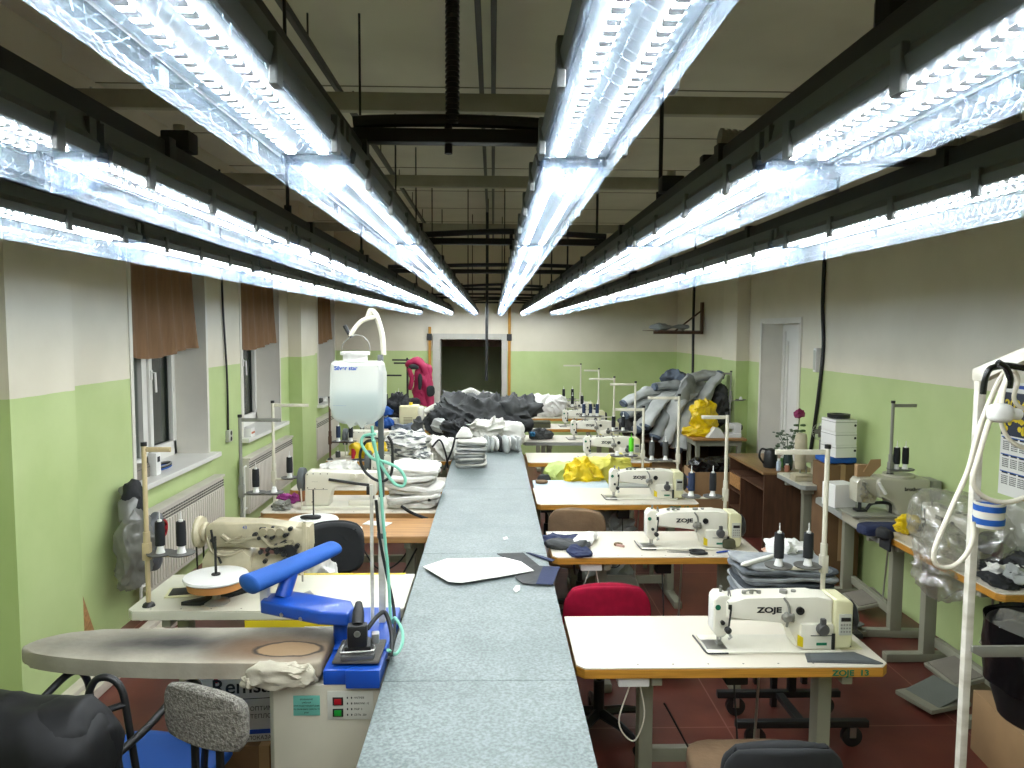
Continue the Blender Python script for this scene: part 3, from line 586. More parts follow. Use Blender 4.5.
def thread_stand(label, loc, sgn=-1, H_=.76, tray=.25, spools=((.20, SPB), (.07, SPB)), m=POLE, arm=.26, sp_label='', rz=0, back=0, r_=.0105):
    t = thing('thread_stand', label, 'thread stand', loc, rz, 'thread stands')
    b = MB(); b.lathe([(.028, 0), (.024, .012), (.012, .02)], n=16); b.build('foot', DARK, t)
    b = MB(); b.cyl((0, 0, .01), (0, 0, H_), r_, n=12); b.build('pole', m, t)
    b = MB(); b.box(-.016, -.016, tray - .03, .016, .016, tray + .05, .004); b.cyl((0, 0, tray + .049), (0, 0, tray + .10), .015, n=12); b.build('clamp', m, t)
    b = MB(); b.cyl((0, 0, H_ - .003), (0, 0, H_ + .014), .0135, n=12); b.build('cap', BLACK, t)
    b = MB(); b.box(0, -.004, H_ - .03, sgn * arm, .006, H_ - .008, .002)
    for k in (.12, .5, .93): b.cyl((sgn * arm * k, -.007, H_ - .019), (sgn * arm * k, .009, H_ - .019), .006, n=8)
    b.build('thread_arm', m, t)
    mx = max([s[0] for s in spools] + [.1])
    b = MB(); b.box(0, -.010, tray - .016, sgn * (mx + .03), .010, tray - .004, .003)
    b.build('tray_bar', m, t)
    for k, (dx, sm) in enumerate(spools):
        y = back * k
        if back: pass
        b = MB(); b.lathe([(.056, tray - .003), (.060, tray + .004), (.056, tray + .004), (.01, tray + .001)], (sgn * dx, y, 0), n=26); d = b.build('spool_plate', mat('plate_grey', '#5b5b58', .5), t)
        b = MB(); b.lathe([(.02, tray + .003), (.012, tray + .035), (.003, tray + .036)], (sgn * dx, y, 0), n=14); b.build('cone', WHITE, d)
        if sm is not None:
            c_, s_ = math.cos(rz), math.sin(rz)
            spool('thread_spool', sm, '%s thread spool on %s' % (('outer', 'inner', 'third')[k] if len(spools) > 1 else 'single', sp_label), (loc[0] + c_ * sgn * dx - s_ * y, loc[1] + s_ * sgn * dx + c_ * y, loc[2] + tray + .0375))
    return t
# ================================================================ RIGHT COLUMN OF SEWING TABLES
TR = [(.321, 2.685), (.34, 4.04), (.325, 5.29), (.34, 6.98), (.35, 8.27), (.36, 9.38), (.36, 10.5)]
OT = ['nearest', 'second nearest', 'third', 'fourth', 'fifth', 'sixth', 'farthest']
mach = None
for i, (x, y) in enumerate(TR):
    D = (.505, .53, .56, .56, .54, .5, .5)[i]
    sewing_table('white topped table with %s edge, %s right of the metal table' % ('grey' if i == 4 else 'orange wood', OT[i]), (x, y, 0), 0, 1.195 if i else 1.195, D, .78, LAMI, GREYT if i == 4 else EDGE, txt='ZOJE' if i in (0, 2) else None, drawer=i < 3, pedal=i < 4, bar=.24 if i == 0 else .08)
    lab = 'white sewing machine on the %s table of the right column' % OT[i]
    if mach is None: mach = z_machine(lab, (x + .562, y + .195, .7805))
    else: dup(mach, (x + .562, y + .21 + .02 * (i > 2), .7805), label=lab)
C.view_layers[0].update()
# tray on the nearest table
t = thing('tool_tray', 'flat dark grey tray at the right front corner of the nearest sewing table', 'tray', (1.21, 2.70, .7805)); b = MB(); b.prism([(0, .02), (.27, 0), (.285, .0), (.22, .10), (.02, .09)], 0, .006, 'z', .002); b.build('plate', mat('tray_dark', '#4c5052', .5, var=.2), t)
b = MB(); b.prism([(.02, .025), (.255, .012), (.21, .09), (.03, .08)], .006, .0085, 'z', .001); b.build('mat', mat('tray_mat', '#5d6263', .8, bump=.3), t)
t = thing('oil_pan', 'pale slotted motor plate behind the tray of the nearest sewing table', 'plate', (1.36, 2.83, .7805)); b = MB(); b.box(0, 0, 0, .12, .2, .006, .002); b.build('plate', YELLOWED, t)
b = MB(); [b.box(.01, .01 + k * .03, .006, .08, .022 + k * .03, .008) for k in range(6)]; b.build('slots', DARK, t)
ST = [(0, 1.462, 3.16, ((.20, SPB), (.07, SPB)), .76), (1, 1.455, 4.52, ((.215, SPN), (.08, SPB)), .75), (2, 1.478, 5.80, ((.21, SPGY), (.10, SPGY)), .75), (3, 1.46, 7.50, ((.22, SPB), (.12, SPB)), .73), (4, 1.45, 8.76, ((.36, SPN), (.28, SPN), (.2, SPN)), .70), (5, 1.42, 9.84, ((.35, SPB), (.22, SPB)), .74), (6, 1.31, 10.96, ((.25, SPB), (.12, SPB)), .75)]
for i, x, y, sp, hh in ST:
    thread_stand('cream two plate thread stand behind the machine of the %s right table' % OT[i] if i < 4 else 'tall thread stand on the %s right table' % OT[i], (x, y, .7805), -1, hh, .235, sp, arm=(.23, .16, .25, .26, .3, .2, .26)[i], sp_label='the stand of the %s right table' % OT[i])
# ================================================================ CUTTING TABLE
ct = thing('cutting_table', 'long narrow table topped with grey galvanised sheet metal', 'table', (-.038, 1.0, 0))
ys = [0, 1.43, 2.86, 4.45, 6.0, 7.9]
for k in range(5):
    b = MB(); b.box(-.329, ys[k] + .0012, .852, .328, ys[k + 1] - .0012, .860, .0015); b.box(-.329, ys[k] + .0012, .822, -.325, ys[k + 1] - .0012, .853); b.box(.324, ys[k] + .0012, .822, .328, ys[k + 1] - .0012, .853); b.build('metal_sheet', GALV, ct, 0)
b = MB(); b.box(-.322, .01, .80, .321, 7.89, .851); b.build('board', DKWOOD, ct)
for y in (.3, 2.1, 3.9, 5.7, 7.5):
    for x in (-.27, .27): b = MB(); b.box(x - .025, y, 0, x + .025, y + .05, .80, .003); b.build('leg', FRAME, ct)
b = MB(); b.box(-.30, .2, .28, .30, 7.7, .31, .004); b.build('lower_shelf', DKWOOD, ct)
def at(px, py, Y):
    """a point in the room on the plane at depth Y"""
    d = fw * F + rr * (px - 512) + uu * (384 - py); return d * (Y / d.y) + V(0, 0, CAMH)
# ================================================================ CHAIRS
def pad(w, h, th, curve=.05, corner=.45, n=16, tl=0, drop=0):
    """curved upright pad in the xz plane, facing +y"""
    b = MB()
    def fn(u, v):
        s = u * 2 - 1; zt = v * 2 - 1; k = (1 - corner * abs(zt) ** 4 * .5)
        x = s * w / 2 * k; top = h / 2 * (1 - .12 * abs(s) ** 3 * (1 if zt > 0 else .6))
        return V(x, curve * s * s, zt * top + drop * s)
    b.sheet(fn, n, n, th); bmesh.ops.bevel(b.bm, geom=[e for e in b.bm.edges if e.is_manifold and len(e.link_faces) == 2 and e.calc_face_angle(0) > 1.0], offset=th * .4, segments=3, profile=.5, affect='EDGES')
    return b
def office_chair(label, loc, rz, m, shell=None, w=.42, h=.36, zc=.66, seat=True, name='office_chair', frame=DARK, curve=.05, seatm=None):
    t = thing(name, label, 'chair', loc, rz)
    o = pad(w, h, .05, curve).build('backrest', m, t, 50); o.location = (0, -.21, zc)
    o = pad(w * 1.01, h * 1.01, .03, curve).build('back_shell', shell or m, t, 50); o.location = (0, -.245, zc - .002)
    b = MB(); b.soft((0, .02, .46), (.225, .225, .045), p=5, amp=.004, freq=5, sub=4); b.build('seat', seatm or m, t)
    b = MB(); b.tube(bez([(0, -.27, zc - .03), (0, -.30, .50), (0, -.2, .40), (0, 0, .40)], 6), .018, 10, flat=.5); b.build('back_bar', frame, t)
    b = MB(); b.cyl((0, 0, .10), (0, 0, .28), .028); b.cyl((0, 0, .28), (0, 0, .42), .016); b.build('gas_column', frame, t)
    for k in range(5):
        a = 2 * PI * k / 5 + .3; c, s = math.cos(a), math.sin(a)
        b = MB(); b.tube([(0, 0, .11), (c * .14, s * .14, .10), (c * .27, s * .27, .07)], [.028, .022, .014], 8); l = b.build('leg', frame, t)
        b = MB(); q = V(-s, c, 0) * .012; p = V(c * .27, s * .27, .027); b.cyl(p - q, p + q, .026, n=14); b.cyl(p, p + V(0, 0, .04), .006, n=6); b.build('caster', DARK, l)
    return t
office_chair('dark red velvet chair behind the nearest right sewing table', (.545, 3.62, 0), .03, RED, h=.42, zc=.635, w=.43)
office_chair('black fabric chair in front of the nearest right sewing table', (.945, 2.46, 0), 0, BLKF, h=.30, zc=.575, w=.40, seatm=TAUPE)
office_chair('tan fabric chair between the second and third right tables', (.62, 5.10, 0), -.25, TAUPE, w=.40, h=.33, zc=.68)
ch = office_chair('dark chair under a yellow bag behind the third right table', (.95, 6.55, 0), 0, DGREY, w=.40, h=.34, zc=.75)
b = MB(); b.soft((.945, 6.31, .79), (.27, .10, .17), p=4, amp=.05, freq=7, seed=5, ridge=True, sub=5); o = b.build('yellow_bag', YEL2); tag(o, 'yellow plastic bag pulled over a chair behind the third right table', 'bag')
b = MB(); b.soft((.77, 6.17, .79), (.15, .05, .16), p=3, amp=.06, freq=9, seed=9, ridge=True, sub=5); o = b.build('yellow_bag', YEL); tag(o, 'bright yellow bag end hanging beside the pale yellow one', 'bag')
ch = office_chair('small chair under a pale green cloth left of the yellow bag', (.50, 6.66, 0), .1, DGREY, w=.26, h=.24, zc=.66)
b = MB(); b.soft((.62, 6.48, .74), (.15, .08, .13), p=2.6, amp=.04, freq=8, seed=11, ridge=True, sub=4); o = b.build('green_cloth', GRNBAG); tag(o, 'pale green cloth over a small chair left of the yellow bag', 'cloth')
t = thing('pale_board', 'pale blue board table behind the third right sewing table', 'table', (.34, 5.88, 0)); b = MB(); b.box(0, 0, .745, .62, .30, .775, .004); b.build('top', LBLUE, t)
for x in (.04, .56): b = MB(); b.box(x - .02, .12, 0, x + .02, .16, .745, .003); b.build('leg', FRAME, t)
b = MB(); b.soft((.41, 6.05, .79), (.05, .04, .012), amp=.01, seed=2, sub=3); o = b.build('brown_scrap', TAUPE); tag(o, 'small brown scrap on the pale blue board', 'scrap')
# single stand with the lime spool, on a small side table beyond the third machine
t = thing('side_table', 'small grey side table under the lime green thread spool', 'table', (1.02, 5.93, 0)); b = MB(); b.box(0, 0, .75, .34, .32, .775, .004); b.build('top', GREYT, t)
for x in (.04, .30):
    for y in (.03, .29): b = MB(); b.box(x - .015, y - .015, 0, x + .015, y + .015, .75, .002); b.build('leg', FRAME, t)
thread_stand('cream thread stand holding the lime green spool', (1.275, 6.18, .776), -1, .62, .21, ((.10, SPG), (.22, None)), arm=.24, sp_label='the lime spool stand')
# ---------------------------------------------------------------- trolley with fabric stack
t = thing('trolley', 'black wheeled trolley behind the nearest right sewing table', 'trolley', (1.2, 3.42, 0))
b = MB(); b.box(0, .02, .56, .60, .40, .585, .005); b.build('platform', DARK, t)
b = MB()
for y in (.06, .36): b.box(.0, y - .018, .10, .66, y + .018, .135, .003)
b.box(.31, .06, .105, .35, .36, .13); b.build('base_frame', DARK, t)
for y in (.06, .36): b = MB(); b.box(.38, y - .018, .13, .42, y + .018, .56, .003); b.build('post', DARK, t)
for x in (.10, .58):
    for y in (.06, .36):
        b = MB(); b.lathe([(.02, -.016), (.05, -.014), (.05, .014), (.02, .016)], (x, y, .052), 'y', 20); c = b.build('caster', DARK, t)
        b = MB(); b.box(x - .015, y - .022, .05, x + .015, y - .017, .10); b.box(x - .015, y + .017, .05, x + .015, y + .022, .10); b.build('fork', STEEL, c)
def stack(nm, n, cx, cy, z0, w, d, h, mats, lab, cat, grp, rz=0, amp=.012, wave=.012, seed=0, jit=.012):
    random.seed(seed)
    for k in range(n):
        b = MB(); q = 1 + .05 * random.uniform(-1, 1); a = random.uniform(-jit, jit)
        b.soft((0, 0, 0), (w / 2 * q, d / 2 * q, h * .56), p=6, amp=amp * .6, freq=7, seed=seed + k * .37, sub=4, wave=wave, wf=4)
        # second fold line around the rim
        for v in b.bm.verts:
            r = max(abs(v.co.x) / (w / 2), abs(v.co.y) / (d / 2)); v.co.z += -.25 * h * max(0, r - .7) * (1 + noise.noise(v.co * 9) * 2)
        o = b.build(nm, mats[k % len(mats)]); o.location = (cx + a, cy + random.uniform(-jit, jit), z0 + h * (k + .55)); o.rotation_euler = (0, 0, rz + random.uniform(-.05, .05))
        tag(o, '%s, %s layer' % (lab, 'topmost' if k == n - 1 else LAY[k]), cat, grp)
stack('folded_garment', 17, 1.46, 3.62, .586, .46, .30, .0183, [DENIM, mat('slate_fabric_light', '#9ba0a2', .85, var=.3, scale=14, bump=.3), mat('slate_fabric_dark', '#3f454b', .85, var=.3)], 'slate grey garment folded on the trolley behind the nearest machine', 'garment', 'folded slate garments on the trolley', seed=3, wave=.03, jit=.016)
b = MB(); b.soft((1.50, 3.74, .93), (.07, .05, .03), amp=.04, freq=14, seed=7, ridge=True, floor=.897); o = b.build('plastic_wrap', WHITE); tag(o, 'crumpled white plastic wrap on top of the slate garments', 'wrap')
b = MB(); b.soft((1.33, 3.56, .917), (.15, .012, .010), amp=.004, freq=9, seed=7, rz=.6); o = b.build('white_strip', WHITEF); tag(o, 'rolled white strip on top of the slate garments', 'strip')
# cloths on the right end of the second table
for j, (x, y, hx, m_, lb) in enumerate(((1.62, 4.02, .09, mat('orange_cloth', '#b8622c', .8, hex2='#d8cfc0', scale=30), 'orange and white patterned cloth'), (1.60, 3.90, .10, OLIVE, 'dark olive cloth'), (1.75, 4.08, .07, WHITE, 'white plastic bag'))):
    b = MB(); b.soft((x, y, .80 - .02 * (j == 1)), (hx, .08, .045), amp=.04, freq=12, seed=j + 20, ridge=True, floor=.755); o = b.build('cloth_heap', m_); tag(o, lb + ' heaped on the low stool right of the second machine', 'cloth')
t = thing('stool', 'dark square stool under cloths right of the second sewing table', 'stool', (1.68, 4.0, 0)); b = MB(); b.box(-.17, -.16, .72, .17, .16, .753, .006); b.build('seat', DKWOOD, t)
for sx in (-1, 1):
    for sy in (-1, 1): b = MB(); b.box(sx * .14 - .015, sy * .13 - .015, 0, sx * .14 + .015, sy * .13 + .015, .72); b.build('leg', DARK, t)
# ================================================================ RIGHT WALL STATIONS
sewing_table('wood edged table near the right wall, under the plastic covered machine', (2.462, 4.56, 0), -PI / 2, 1.12, .50, .78, LAMI, EDGE, txt=None, drawer=False, group=None, legx=(.16, .98))
text('logo', 'ZOJE', .034, GINK, None, (2.459, 3.86, .744), (PI / 2, 0, -PI / 2))['label'] = 'small green lettering on the wooden edge of the near right wall table'
lg = COL.objects[-1]; lg['category'] = 'lettering'
t = sewing_table('grey topped table under the large beige machine', (2.545, 5.70, 0), -PI / 2 - .075, 1.15, .445, .74, GREYT, GREYT, drawer=False, group=None, legx=(.12, .95))
# pedal boards under the right wall tables
for nm, x, y in (('buttonhole machine', 2.33, 4.80), ('plastic covered machine', 2.42, 3.86)):
    t = thing('foot_pedal', 'grey foot pedal on the floor in front of the %s' % nm, 'pedal', (x, y, 0), .3, 'floor pedals'); b = MB(); R_ = Matrix.Rotation(math.radians(-14), 3, 'Y')
    b.box(-.14, -.12, .03, .14, .12, .055, .006, rot=None); b.build('base', FRAME, t)
    b = MB(); b.box(-.13, -.11, .062, .13, .11, .075, .004, rot=R_); b.build('pad', mat('pedal_mat2', '#6d7268', .9, bump=.4, bscale=140), t)
def side_cable(n, pts, lb, m=BLACK, r=.006): cable(n, pts, r, m, lb, 'cable')
side_cable('power_cable', [(2.70, 3.75, .74), (2.68, 3.74, .55), (2.70, 3.74, .25), (2.9, 3.76, .02)], 'thin black cable hanging under the near right wall table')
side_cable('power_cable', [(2.80, 3.60, .74), (2.79, 3.60, .5), (2.8, 3.62, .2), (2.9, 3.7, .02)], 'second thin black cable hanging under the near right wall table')
# large beige buttonhole machine, arm towards the aisle (-x)
t = thing('buttonhole_machine', 'large beige buttonhole machine with brand lettering on its side', 'sewing machine', (2.40, 4.86, .741), -.05)
BM_ = mat('brother_beige', '#b9b6a3', .4, var=.05, coat=.2)
b = MB(); b.box(.02, -.13, 0, .52, .14, .085, .008); b.build('base', BM_, t)
b = MB(); b.box(-.03, -.15, .086, .26, .12, .10, .004); b.build('work_plate', mat('work_plate', '#a6a698', .35, .3), t)
b = MB(); b.prism([(.17, .20), (.27, .19), (.30, .13), (.29, .086), (.50, .086), (.50, .33), (.17, .34), (.15, .30)], -.085, .085, 'y', .016, 3); b.build('arm', BM_, t)
b = MB(); b.prism([(.502, .20), (.56, .16), (.58, .10), (.52, .086), (.502, .086)], -.07, .07, 'y', .006); b.prism([(.502, .19), (.58, .19), (.58, .32), (.50, .325)], -.075, .075, 'y', .01); b.build('motor_housing', GREYP, t)
b = MB(); b.prism([(.03, .17), (.15, .16), (.165, .20), (.16, .33), (.05, .325), (.03, .30)], -.06, .06, 'y', .006); b.build('head', BM_, t)
b = MB(); random.seed(8)
for k in range(12): x, z = random.uniform(.05, .14), random.uniform(.18, .31); b.cyl((x, -.062, z), (x, -.075, z), random.uniform(.006, .014), n=10)
b.tube([(.06, -.07, .30), (.11, -.07, .24), (.07, -.07, .19)], .005, 6); b.build('tension_discs', STEEL, t)
b = MB(); b.tube(bez([(.26, -.05, .09), (.25, -.05, .16), (.14, -.05, .16), (.10, -.05, .12)], 6), .011, 8); b.tube([(.07, -.02, .17), (.07, -.02, .11)], .012, 8); b.box(.04, -.05, .102, .11, .02, .115, .003); b.build('clamp_arm', DARK, t)
b = MB(); b.tube([(.155, -.10, .31), (.20, -.105, .235)], .011, 8); b.build('lever', WHITE, t)
text('logo', 'brother', .034, DARK, t, (.33, -.0865, .255), bold=.0012)
b = MB(); b.cyl((.34, .02, .335), (.34, .02, .35), .10, n=24); b.build('spool_base', BM_, t)
thread_stand('grey thread pole on top of the large beige machine', (2.68, 4.86, 1.081), 1, .49, .04, ((.10, SPB), (.04, SPB)), m=GREYP, arm=.16, sp_label='the beige machine')
b = MB(); b.box(-.055, -.17, -.16, .11, -.03, .0, .004); b.build('operator_box', WHITE, thing('control_box', 'white tilted control box on the left of the large beige machine', 'control box', (2.36, 5.10, 1.0), .2), 0)
t = thing('folded_cloth', 'navy folded cloth under the front of the large beige machine', 'cloth', (2.56, 4.62, .741)); b = MB(); b.soft((0, 0, .035), (.19, .075, .034), p=6, amp=.008, freq=8, seed=4); b.build('cloth', NAVY, t)
b = MB(); b.box(2.46, 4.87, 1.068, 2.54, 4.91, 1.15, .001); o = b.build('cardboard_flap', CARD); tag(o, 'small brown cardboard flap on the large beige machine head', 'cardboard')
b = MB(); b.prism([(0, 0), (.10, .03), (.12, .07), (.06, .10), (-.02, .05)], 0, .005, 'y'); o = b.build('cardboard_flap', CARD); o.location = (2.52, 4.82, 1.078); o.rotation_euler = (0, -.5, 0); tag(o, 'torn brown cardboard leaning on the large beige machine', 'cardboard')
# table with the button machine
sewing_table('white topped table under the button sewing machine', (2.545, 6.50, 0), -PI / 2, .56, .44, .78, LAMI2, GREYT, drawer=False, pedal=False, group=None)
t = thing('button_machine', 'small upright beige button machine beside the brown desk', 'sewing machine', (2.62, 6.14, .781))
b = MB(); b.box(-.07, -.05, 0, .22, .07, .05, .008); b.lathe([(.075, .05), (.06, .062), (.02, .064)], (0, 0, 0)); b.build('base', OLDCREAM, t)
b = MB(); b.box(.10, -.045, .05, .22, .055, .24, .012); b.prism([(-.02, .16), (.20, .16), (.22, .19), (.20, .235), (-.02, .235)], -.04, .05, 'y', .01); b.build('arm', OLDCREAM, t)
b = MB(); b.lathe([(.042, .10), (.05, .20), (.05, .36), (.04, .40), (.02, .405)], (-.01, 0, 0), n=20); b.build('head', OLDCREAM, t)
b = MB(); b.cyl((-.01, 0, .06), (-.01, 0, .12), .007); b.cyl((.03, -.03, .07), (.03, -.03, .13), .006); b.build('needle_bar', STEEL, t)
b = MB(); b.soft((2.80, 6.04, .85), (.07, .05, .07), amp=.04, freq=12, seed=3, ridge=True, floor=.786); o = b.build('plastic_bag', CLEAR); tag(o, 'crumpled clear plastic bag right of the button machine', 'bag')
# brown desk
t = thing('desk', 'dark wooden desk with open shelves near the doorway', 'desk', (2.45, 6.52, 0))
W_, L_ = .50, .98
b = MB(); b.box(-.02, -.02, .755, W_, L_ + .02, .78, .003); b.build('top', DESKT, t)
b = MB(); b.box(0, 0, 0, W_ - .02, .02, .755); b.build('side_panel', DKWOOD, t); b = MB(); b.box(0, L_ - .02, 0, W_ - .02, L_, .755); b.build('side_panel', DKWOOD, t)
b = MB(); b.box(0, L_ - .36, 0, W_ - .02, L_ - .34, .62); b.build('side_panel', DKWOOD, t)
b = MB(); b.box(W_ - .04, .02, .05, W_ - .02, L_ - .02, .755); b.build('back_panel', DKWOOD, t)
b = MB(); b.box(.005, .02, .60, W_ - .04, L_ - .02, .615); b.build('shelf', DKWOOD, t)
for z in (.06, .24, .42): b = MB(); b.box(.005, L_ - .34, z, W_ - .04, L_ - .02, z + .016); b.build('shelf', DKWOOD, t)
b = MB(); b.box(-.004, L_ - .335, .47, .012, L_ - .025, .595, .002); b.build('drawer', WOOD, t)
# things on the desk
t = thing('vase', 'dark glass vase with grey green leaves on the desk', 'vase', (2.70, 6.62, .78)); b = MB(); b.lathe([(.03, 0), (.04, .02), (.045, .08), (.035, .15), (.03, .17), (.026, .17), (.03, .1)], n=18); b.build('body', mat('vase_glass', '#2c3b3c', .2), t)
b = MB(); random.seed(5)
for k in range(70):
    a = random.uniform(0, 2 * PI); r_ = random.uniform(.02, .13); z = .17 + random.uniform(0, .20); b.soft((r_ * math.cos(a), r_ * math.sin(a), z), (.014, .012, .008), sub=1, amp=.01, seed=k)
for k in range(9): a = k * .7; b.tube([(0, 0, .10), (.05 * math.cos(a), .05 * math.sin(a), .24), (.10 * math.cos(a), .10 * math.sin(a), .32)], .0025, 5)
b.build('leaves', mat('grey_green_leaf', '#7c8a78', .7, hex2='#3d5136', scale=30), t)
t = thing('rose', 'tall artificial purple rose standing in the vase', 'flower', (2.74, 6.56, .80)); b = MB(); b.tube(bez([(0, 0, 0), (.01, 0, .25), (.02, -.02, .47)], 6), .004, 6); b.build('stem', LEAF, t)
b = MB(); b.soft((.02, -.02, .51), (.042, .042, .036), p=2, amp=.03, freq=26, seed=3, ridge=True); b.build('flower', ROSE, t)
b = MB(); [b.soft((.02 + .03 * s, -.02, .40 - .05 * k), (.025, .012, .01), sub=2, amp=.005) for k in range(3) for s in (-1, 1)]; b.build('leaves', LEAF, t)
t = thing('kettle', 'dark electric kettle on the desk left of the vase', 'kettle', (2.585, 6.74, .78)); b = MB(); b.lathe([(.06, 0), (.068, .02), (.058, .14), (.045, .17), (.01, .18)], n=22); b.build('body', DARK, t)
b = MB(); b.tube(bez([(-.04, 0, .165), (-.09, 0, .17), (-.105, 0, .10), (-.065, 0, .04)], 6), .010, 8); b.build('handle', DARK, t)
for x, y, c_, h_, lb in ((2.60, 6.58, '#b6c4d4', .11, 'small white and blue bottle on the desk corner'), (2.66, 6.54, '#a8705c', .07, 'small pink jar on the desk corner'), (2.70, 6.76, '#5f9a4e', .10, 'green packet standing on the desk')):
    t = thing('bottle', lb, 'bottle', (x, y, .78)); b = MB(); b.lathe([(.02, 0), (.022, .01), (.022, h_ * .7), (.012, h_ * .85)], n=14); b.build('body', mat('bottle_' + c_[1:], c_, .3), t); b = MB(); b.lathe([(.013, h_ * .85), (.013, h_)], n=12); b.build('cap', WHITE, t)
# white boxes stacked
t = thing('tall_carton', 'brown carton carrying the stack of white boxes', 'box', (2.80, 5.90, .0)); b = MB(); b.box(-.13, -.13, 0, .15, .13, .98, .003); b.build('carton', CARDD, t); b = MB(); b.box(-.02, -.132, .2, .02, .132, .984); b.build('tape', CARD, t)
b = MB(); b.soft((2.80, 5.9, 1.012), (.13, .12, .026), p=6, amp=.01, freq=9, seed=3, floor=.985); o = b.build('blue_folder', BLUEF); tag(o, 'blue folder under the stacked white boxes', 'folder')
for k in range(3):
    t = thing('archive_box', 'white lidded box with round hole, %s of the stack of three' % ('bottom', 'middle', 'top')[k], 'box', (2.81, 5.88, 1.040 + k * .1015), .12 - .03 * k, 'stacked white boxes'); b = MB(); b.box(-.095, -.11, 0, .085, .11, .10, .003); b.build('body', WHITE, t)
    b = MB(); b.lathe([(.010, -.111), (.010, -.1125), (.001, -.1125)], (.07, 0, .055), 'y', 14); b.build('finger_hole', INK, t)
    b = MB(); b.box(-.097, -.112, .078, .087, .112, .0815); b.build('lid_seam', GREYP, t)
b = MB(); b.lathe([(.045, 0), (.085, 0), (.088, .03), (.045, .03), (.045, 0)], (2.80, 5.88, 1.35), n=24); o = b.build('tape_roll', DARK); tag(o, 'black roll lying on top of the white boxes', 'roll')
t = thing('small_fan', 'small wire desk fan left of the white boxes', 'fan', (2.80, 6.2, .781)); b = MB(); b.lathe([(.05, 0), (.04, .02), (.008, .03), (.008, .34)], n=16); b.build('stand', GREYP, t)
b = MB()
for k in range(12): a = PI * k / 12; b.tube([(.07 * math.cos(a), 0, .41 + .07 * math.sin(a)), (0, -.03, .41), (-.07 * math.cos(a), 0, .41 - .07 * math.sin(a))], .0018, 4)
b.tube([(.07 * math.cos(q * PI / 12), 0, .41 + .07 * math.sin(q * PI / 12)) for q in range(25)], .003, 6); b.build('cage', STEEL, t)
b = MB()
for k in range(4): a = PI / 2 * k; b.soft((.03 * math.cos(a), .0, .41 + .03 * math.sin(a)), (.022, .004, .022), sub=2, amp=0)
b.build('blades', GREYP, t)
# small table with yellow bag by the pilaster
t = thing('small_table', 'small wooden topped table with the yellow bag, by the right wall pilaster', 'table', (2.22, 8.06, 0)); b = MB(); b.box(0, 0, .825, .60, .50, .85, .004); b.build('top', WOOD, t)
b = MB(); b.box(.04, .05, .76, .56, .45, .824); b.build('apron', FRAME, t)
for x in (.07, .53):
    for y in (.07, .43): b = MB(); b.box(x - .02, y - .02, 0, x + .02, y + .02, .76); b.build('leg', FRAME, t)
b = MB(); b.soft((2.40, 8.30, 1.03), (.13, .12, .22), p=2.8, amp=.06, freq=9, seed=2, ridge=True, floor=.851, sub=5); b.soft((2.34, 8.28, .89), (.17, .13, .05), p=2.5, amp=.05, freq=10, seed=6, ridge=True, floor=.851); o = b.build('yellow_bag', YEL); tag(o, 'crumpled yellow bag standing on the small wooden table', 'bag')
b = MB(); b.prism([(-.12, 0), (.10, 0), (.03, .10), (-.03, .12)], -.06, .06, 'y', .01); o = b.build('white_cloth', WHITEF); o.location = (2.50, 8.14, .853); tag(o, 'pointed heap of white cloth on the small wooden table', 'cloth')
t = thing('overlock_machine', 'small white overlock machine on the small wooden table', 'sewing machine', (2.68, 8.18, .851)); b = MB(); b.box(-.06, -.06, 0, .10, .08, .05, .01); b.box(.02, -.05, .05, .10, .06, .16, .012); b.box(-.05, -.04, .10, .06, .04, .16, .01); b.build('body', WHITE, t)
b = MB(); b.cyl((-.03, 0, .05), (-.03, 0, .10), .006); b.build('needle_bar', STEEL, t); b = MB(); b.lathe([(.03, .10), (.03, .12), (.01, .12)], (0, 0, .11), 'x', 16); b.build('hand_wheel', DARK, t)
thread_stand('thin dark thread pole with small shelf at the pilaster', (2.74, 8.42, .851), 1, .72, .40, ((.12, None),), m=GREYP, arm=-.10, sp_label='x', r_=.007)
t = thing('carton', 'open brown carton with blue printed side under black bags', 'box', (2.12, 7.62, 0)); b = MB()
for q in ((0, 0, .012, .42), (.43, 0, .442, .42), (0, 0, .442, .012), (0, .41, .442, .42)): b.box(q[0], q[1], 0, q[2], q[3], .56)
b.box(0, 0, 0, .44, .42, .012); b.build('walls', CARD, t, 0); b = MB()
for k in range(4): b.box(-.0015, .06, .10 + k * .11, -.0002, .16, .14 + k * .11); b.box(-.0015, .22, .12 + k * .11, -.0002, .38, .135 + k * .11)
b.build('print', BINK, t)
for j, (x, y, r_) in enumerate(((2.27, 7.80, .14), (2.44, 7.84, .13))):
    b = MB(); b.soft((x, y, .59), (r_, .14, .085), amp=.05, freq=9, seed=j + 3, ridge=True); o = b.build('black_bag', BAGB); tag(o, 'shiny black bag in the blue printed carton, %s half' % ('left', 'right')[j], 'bag')
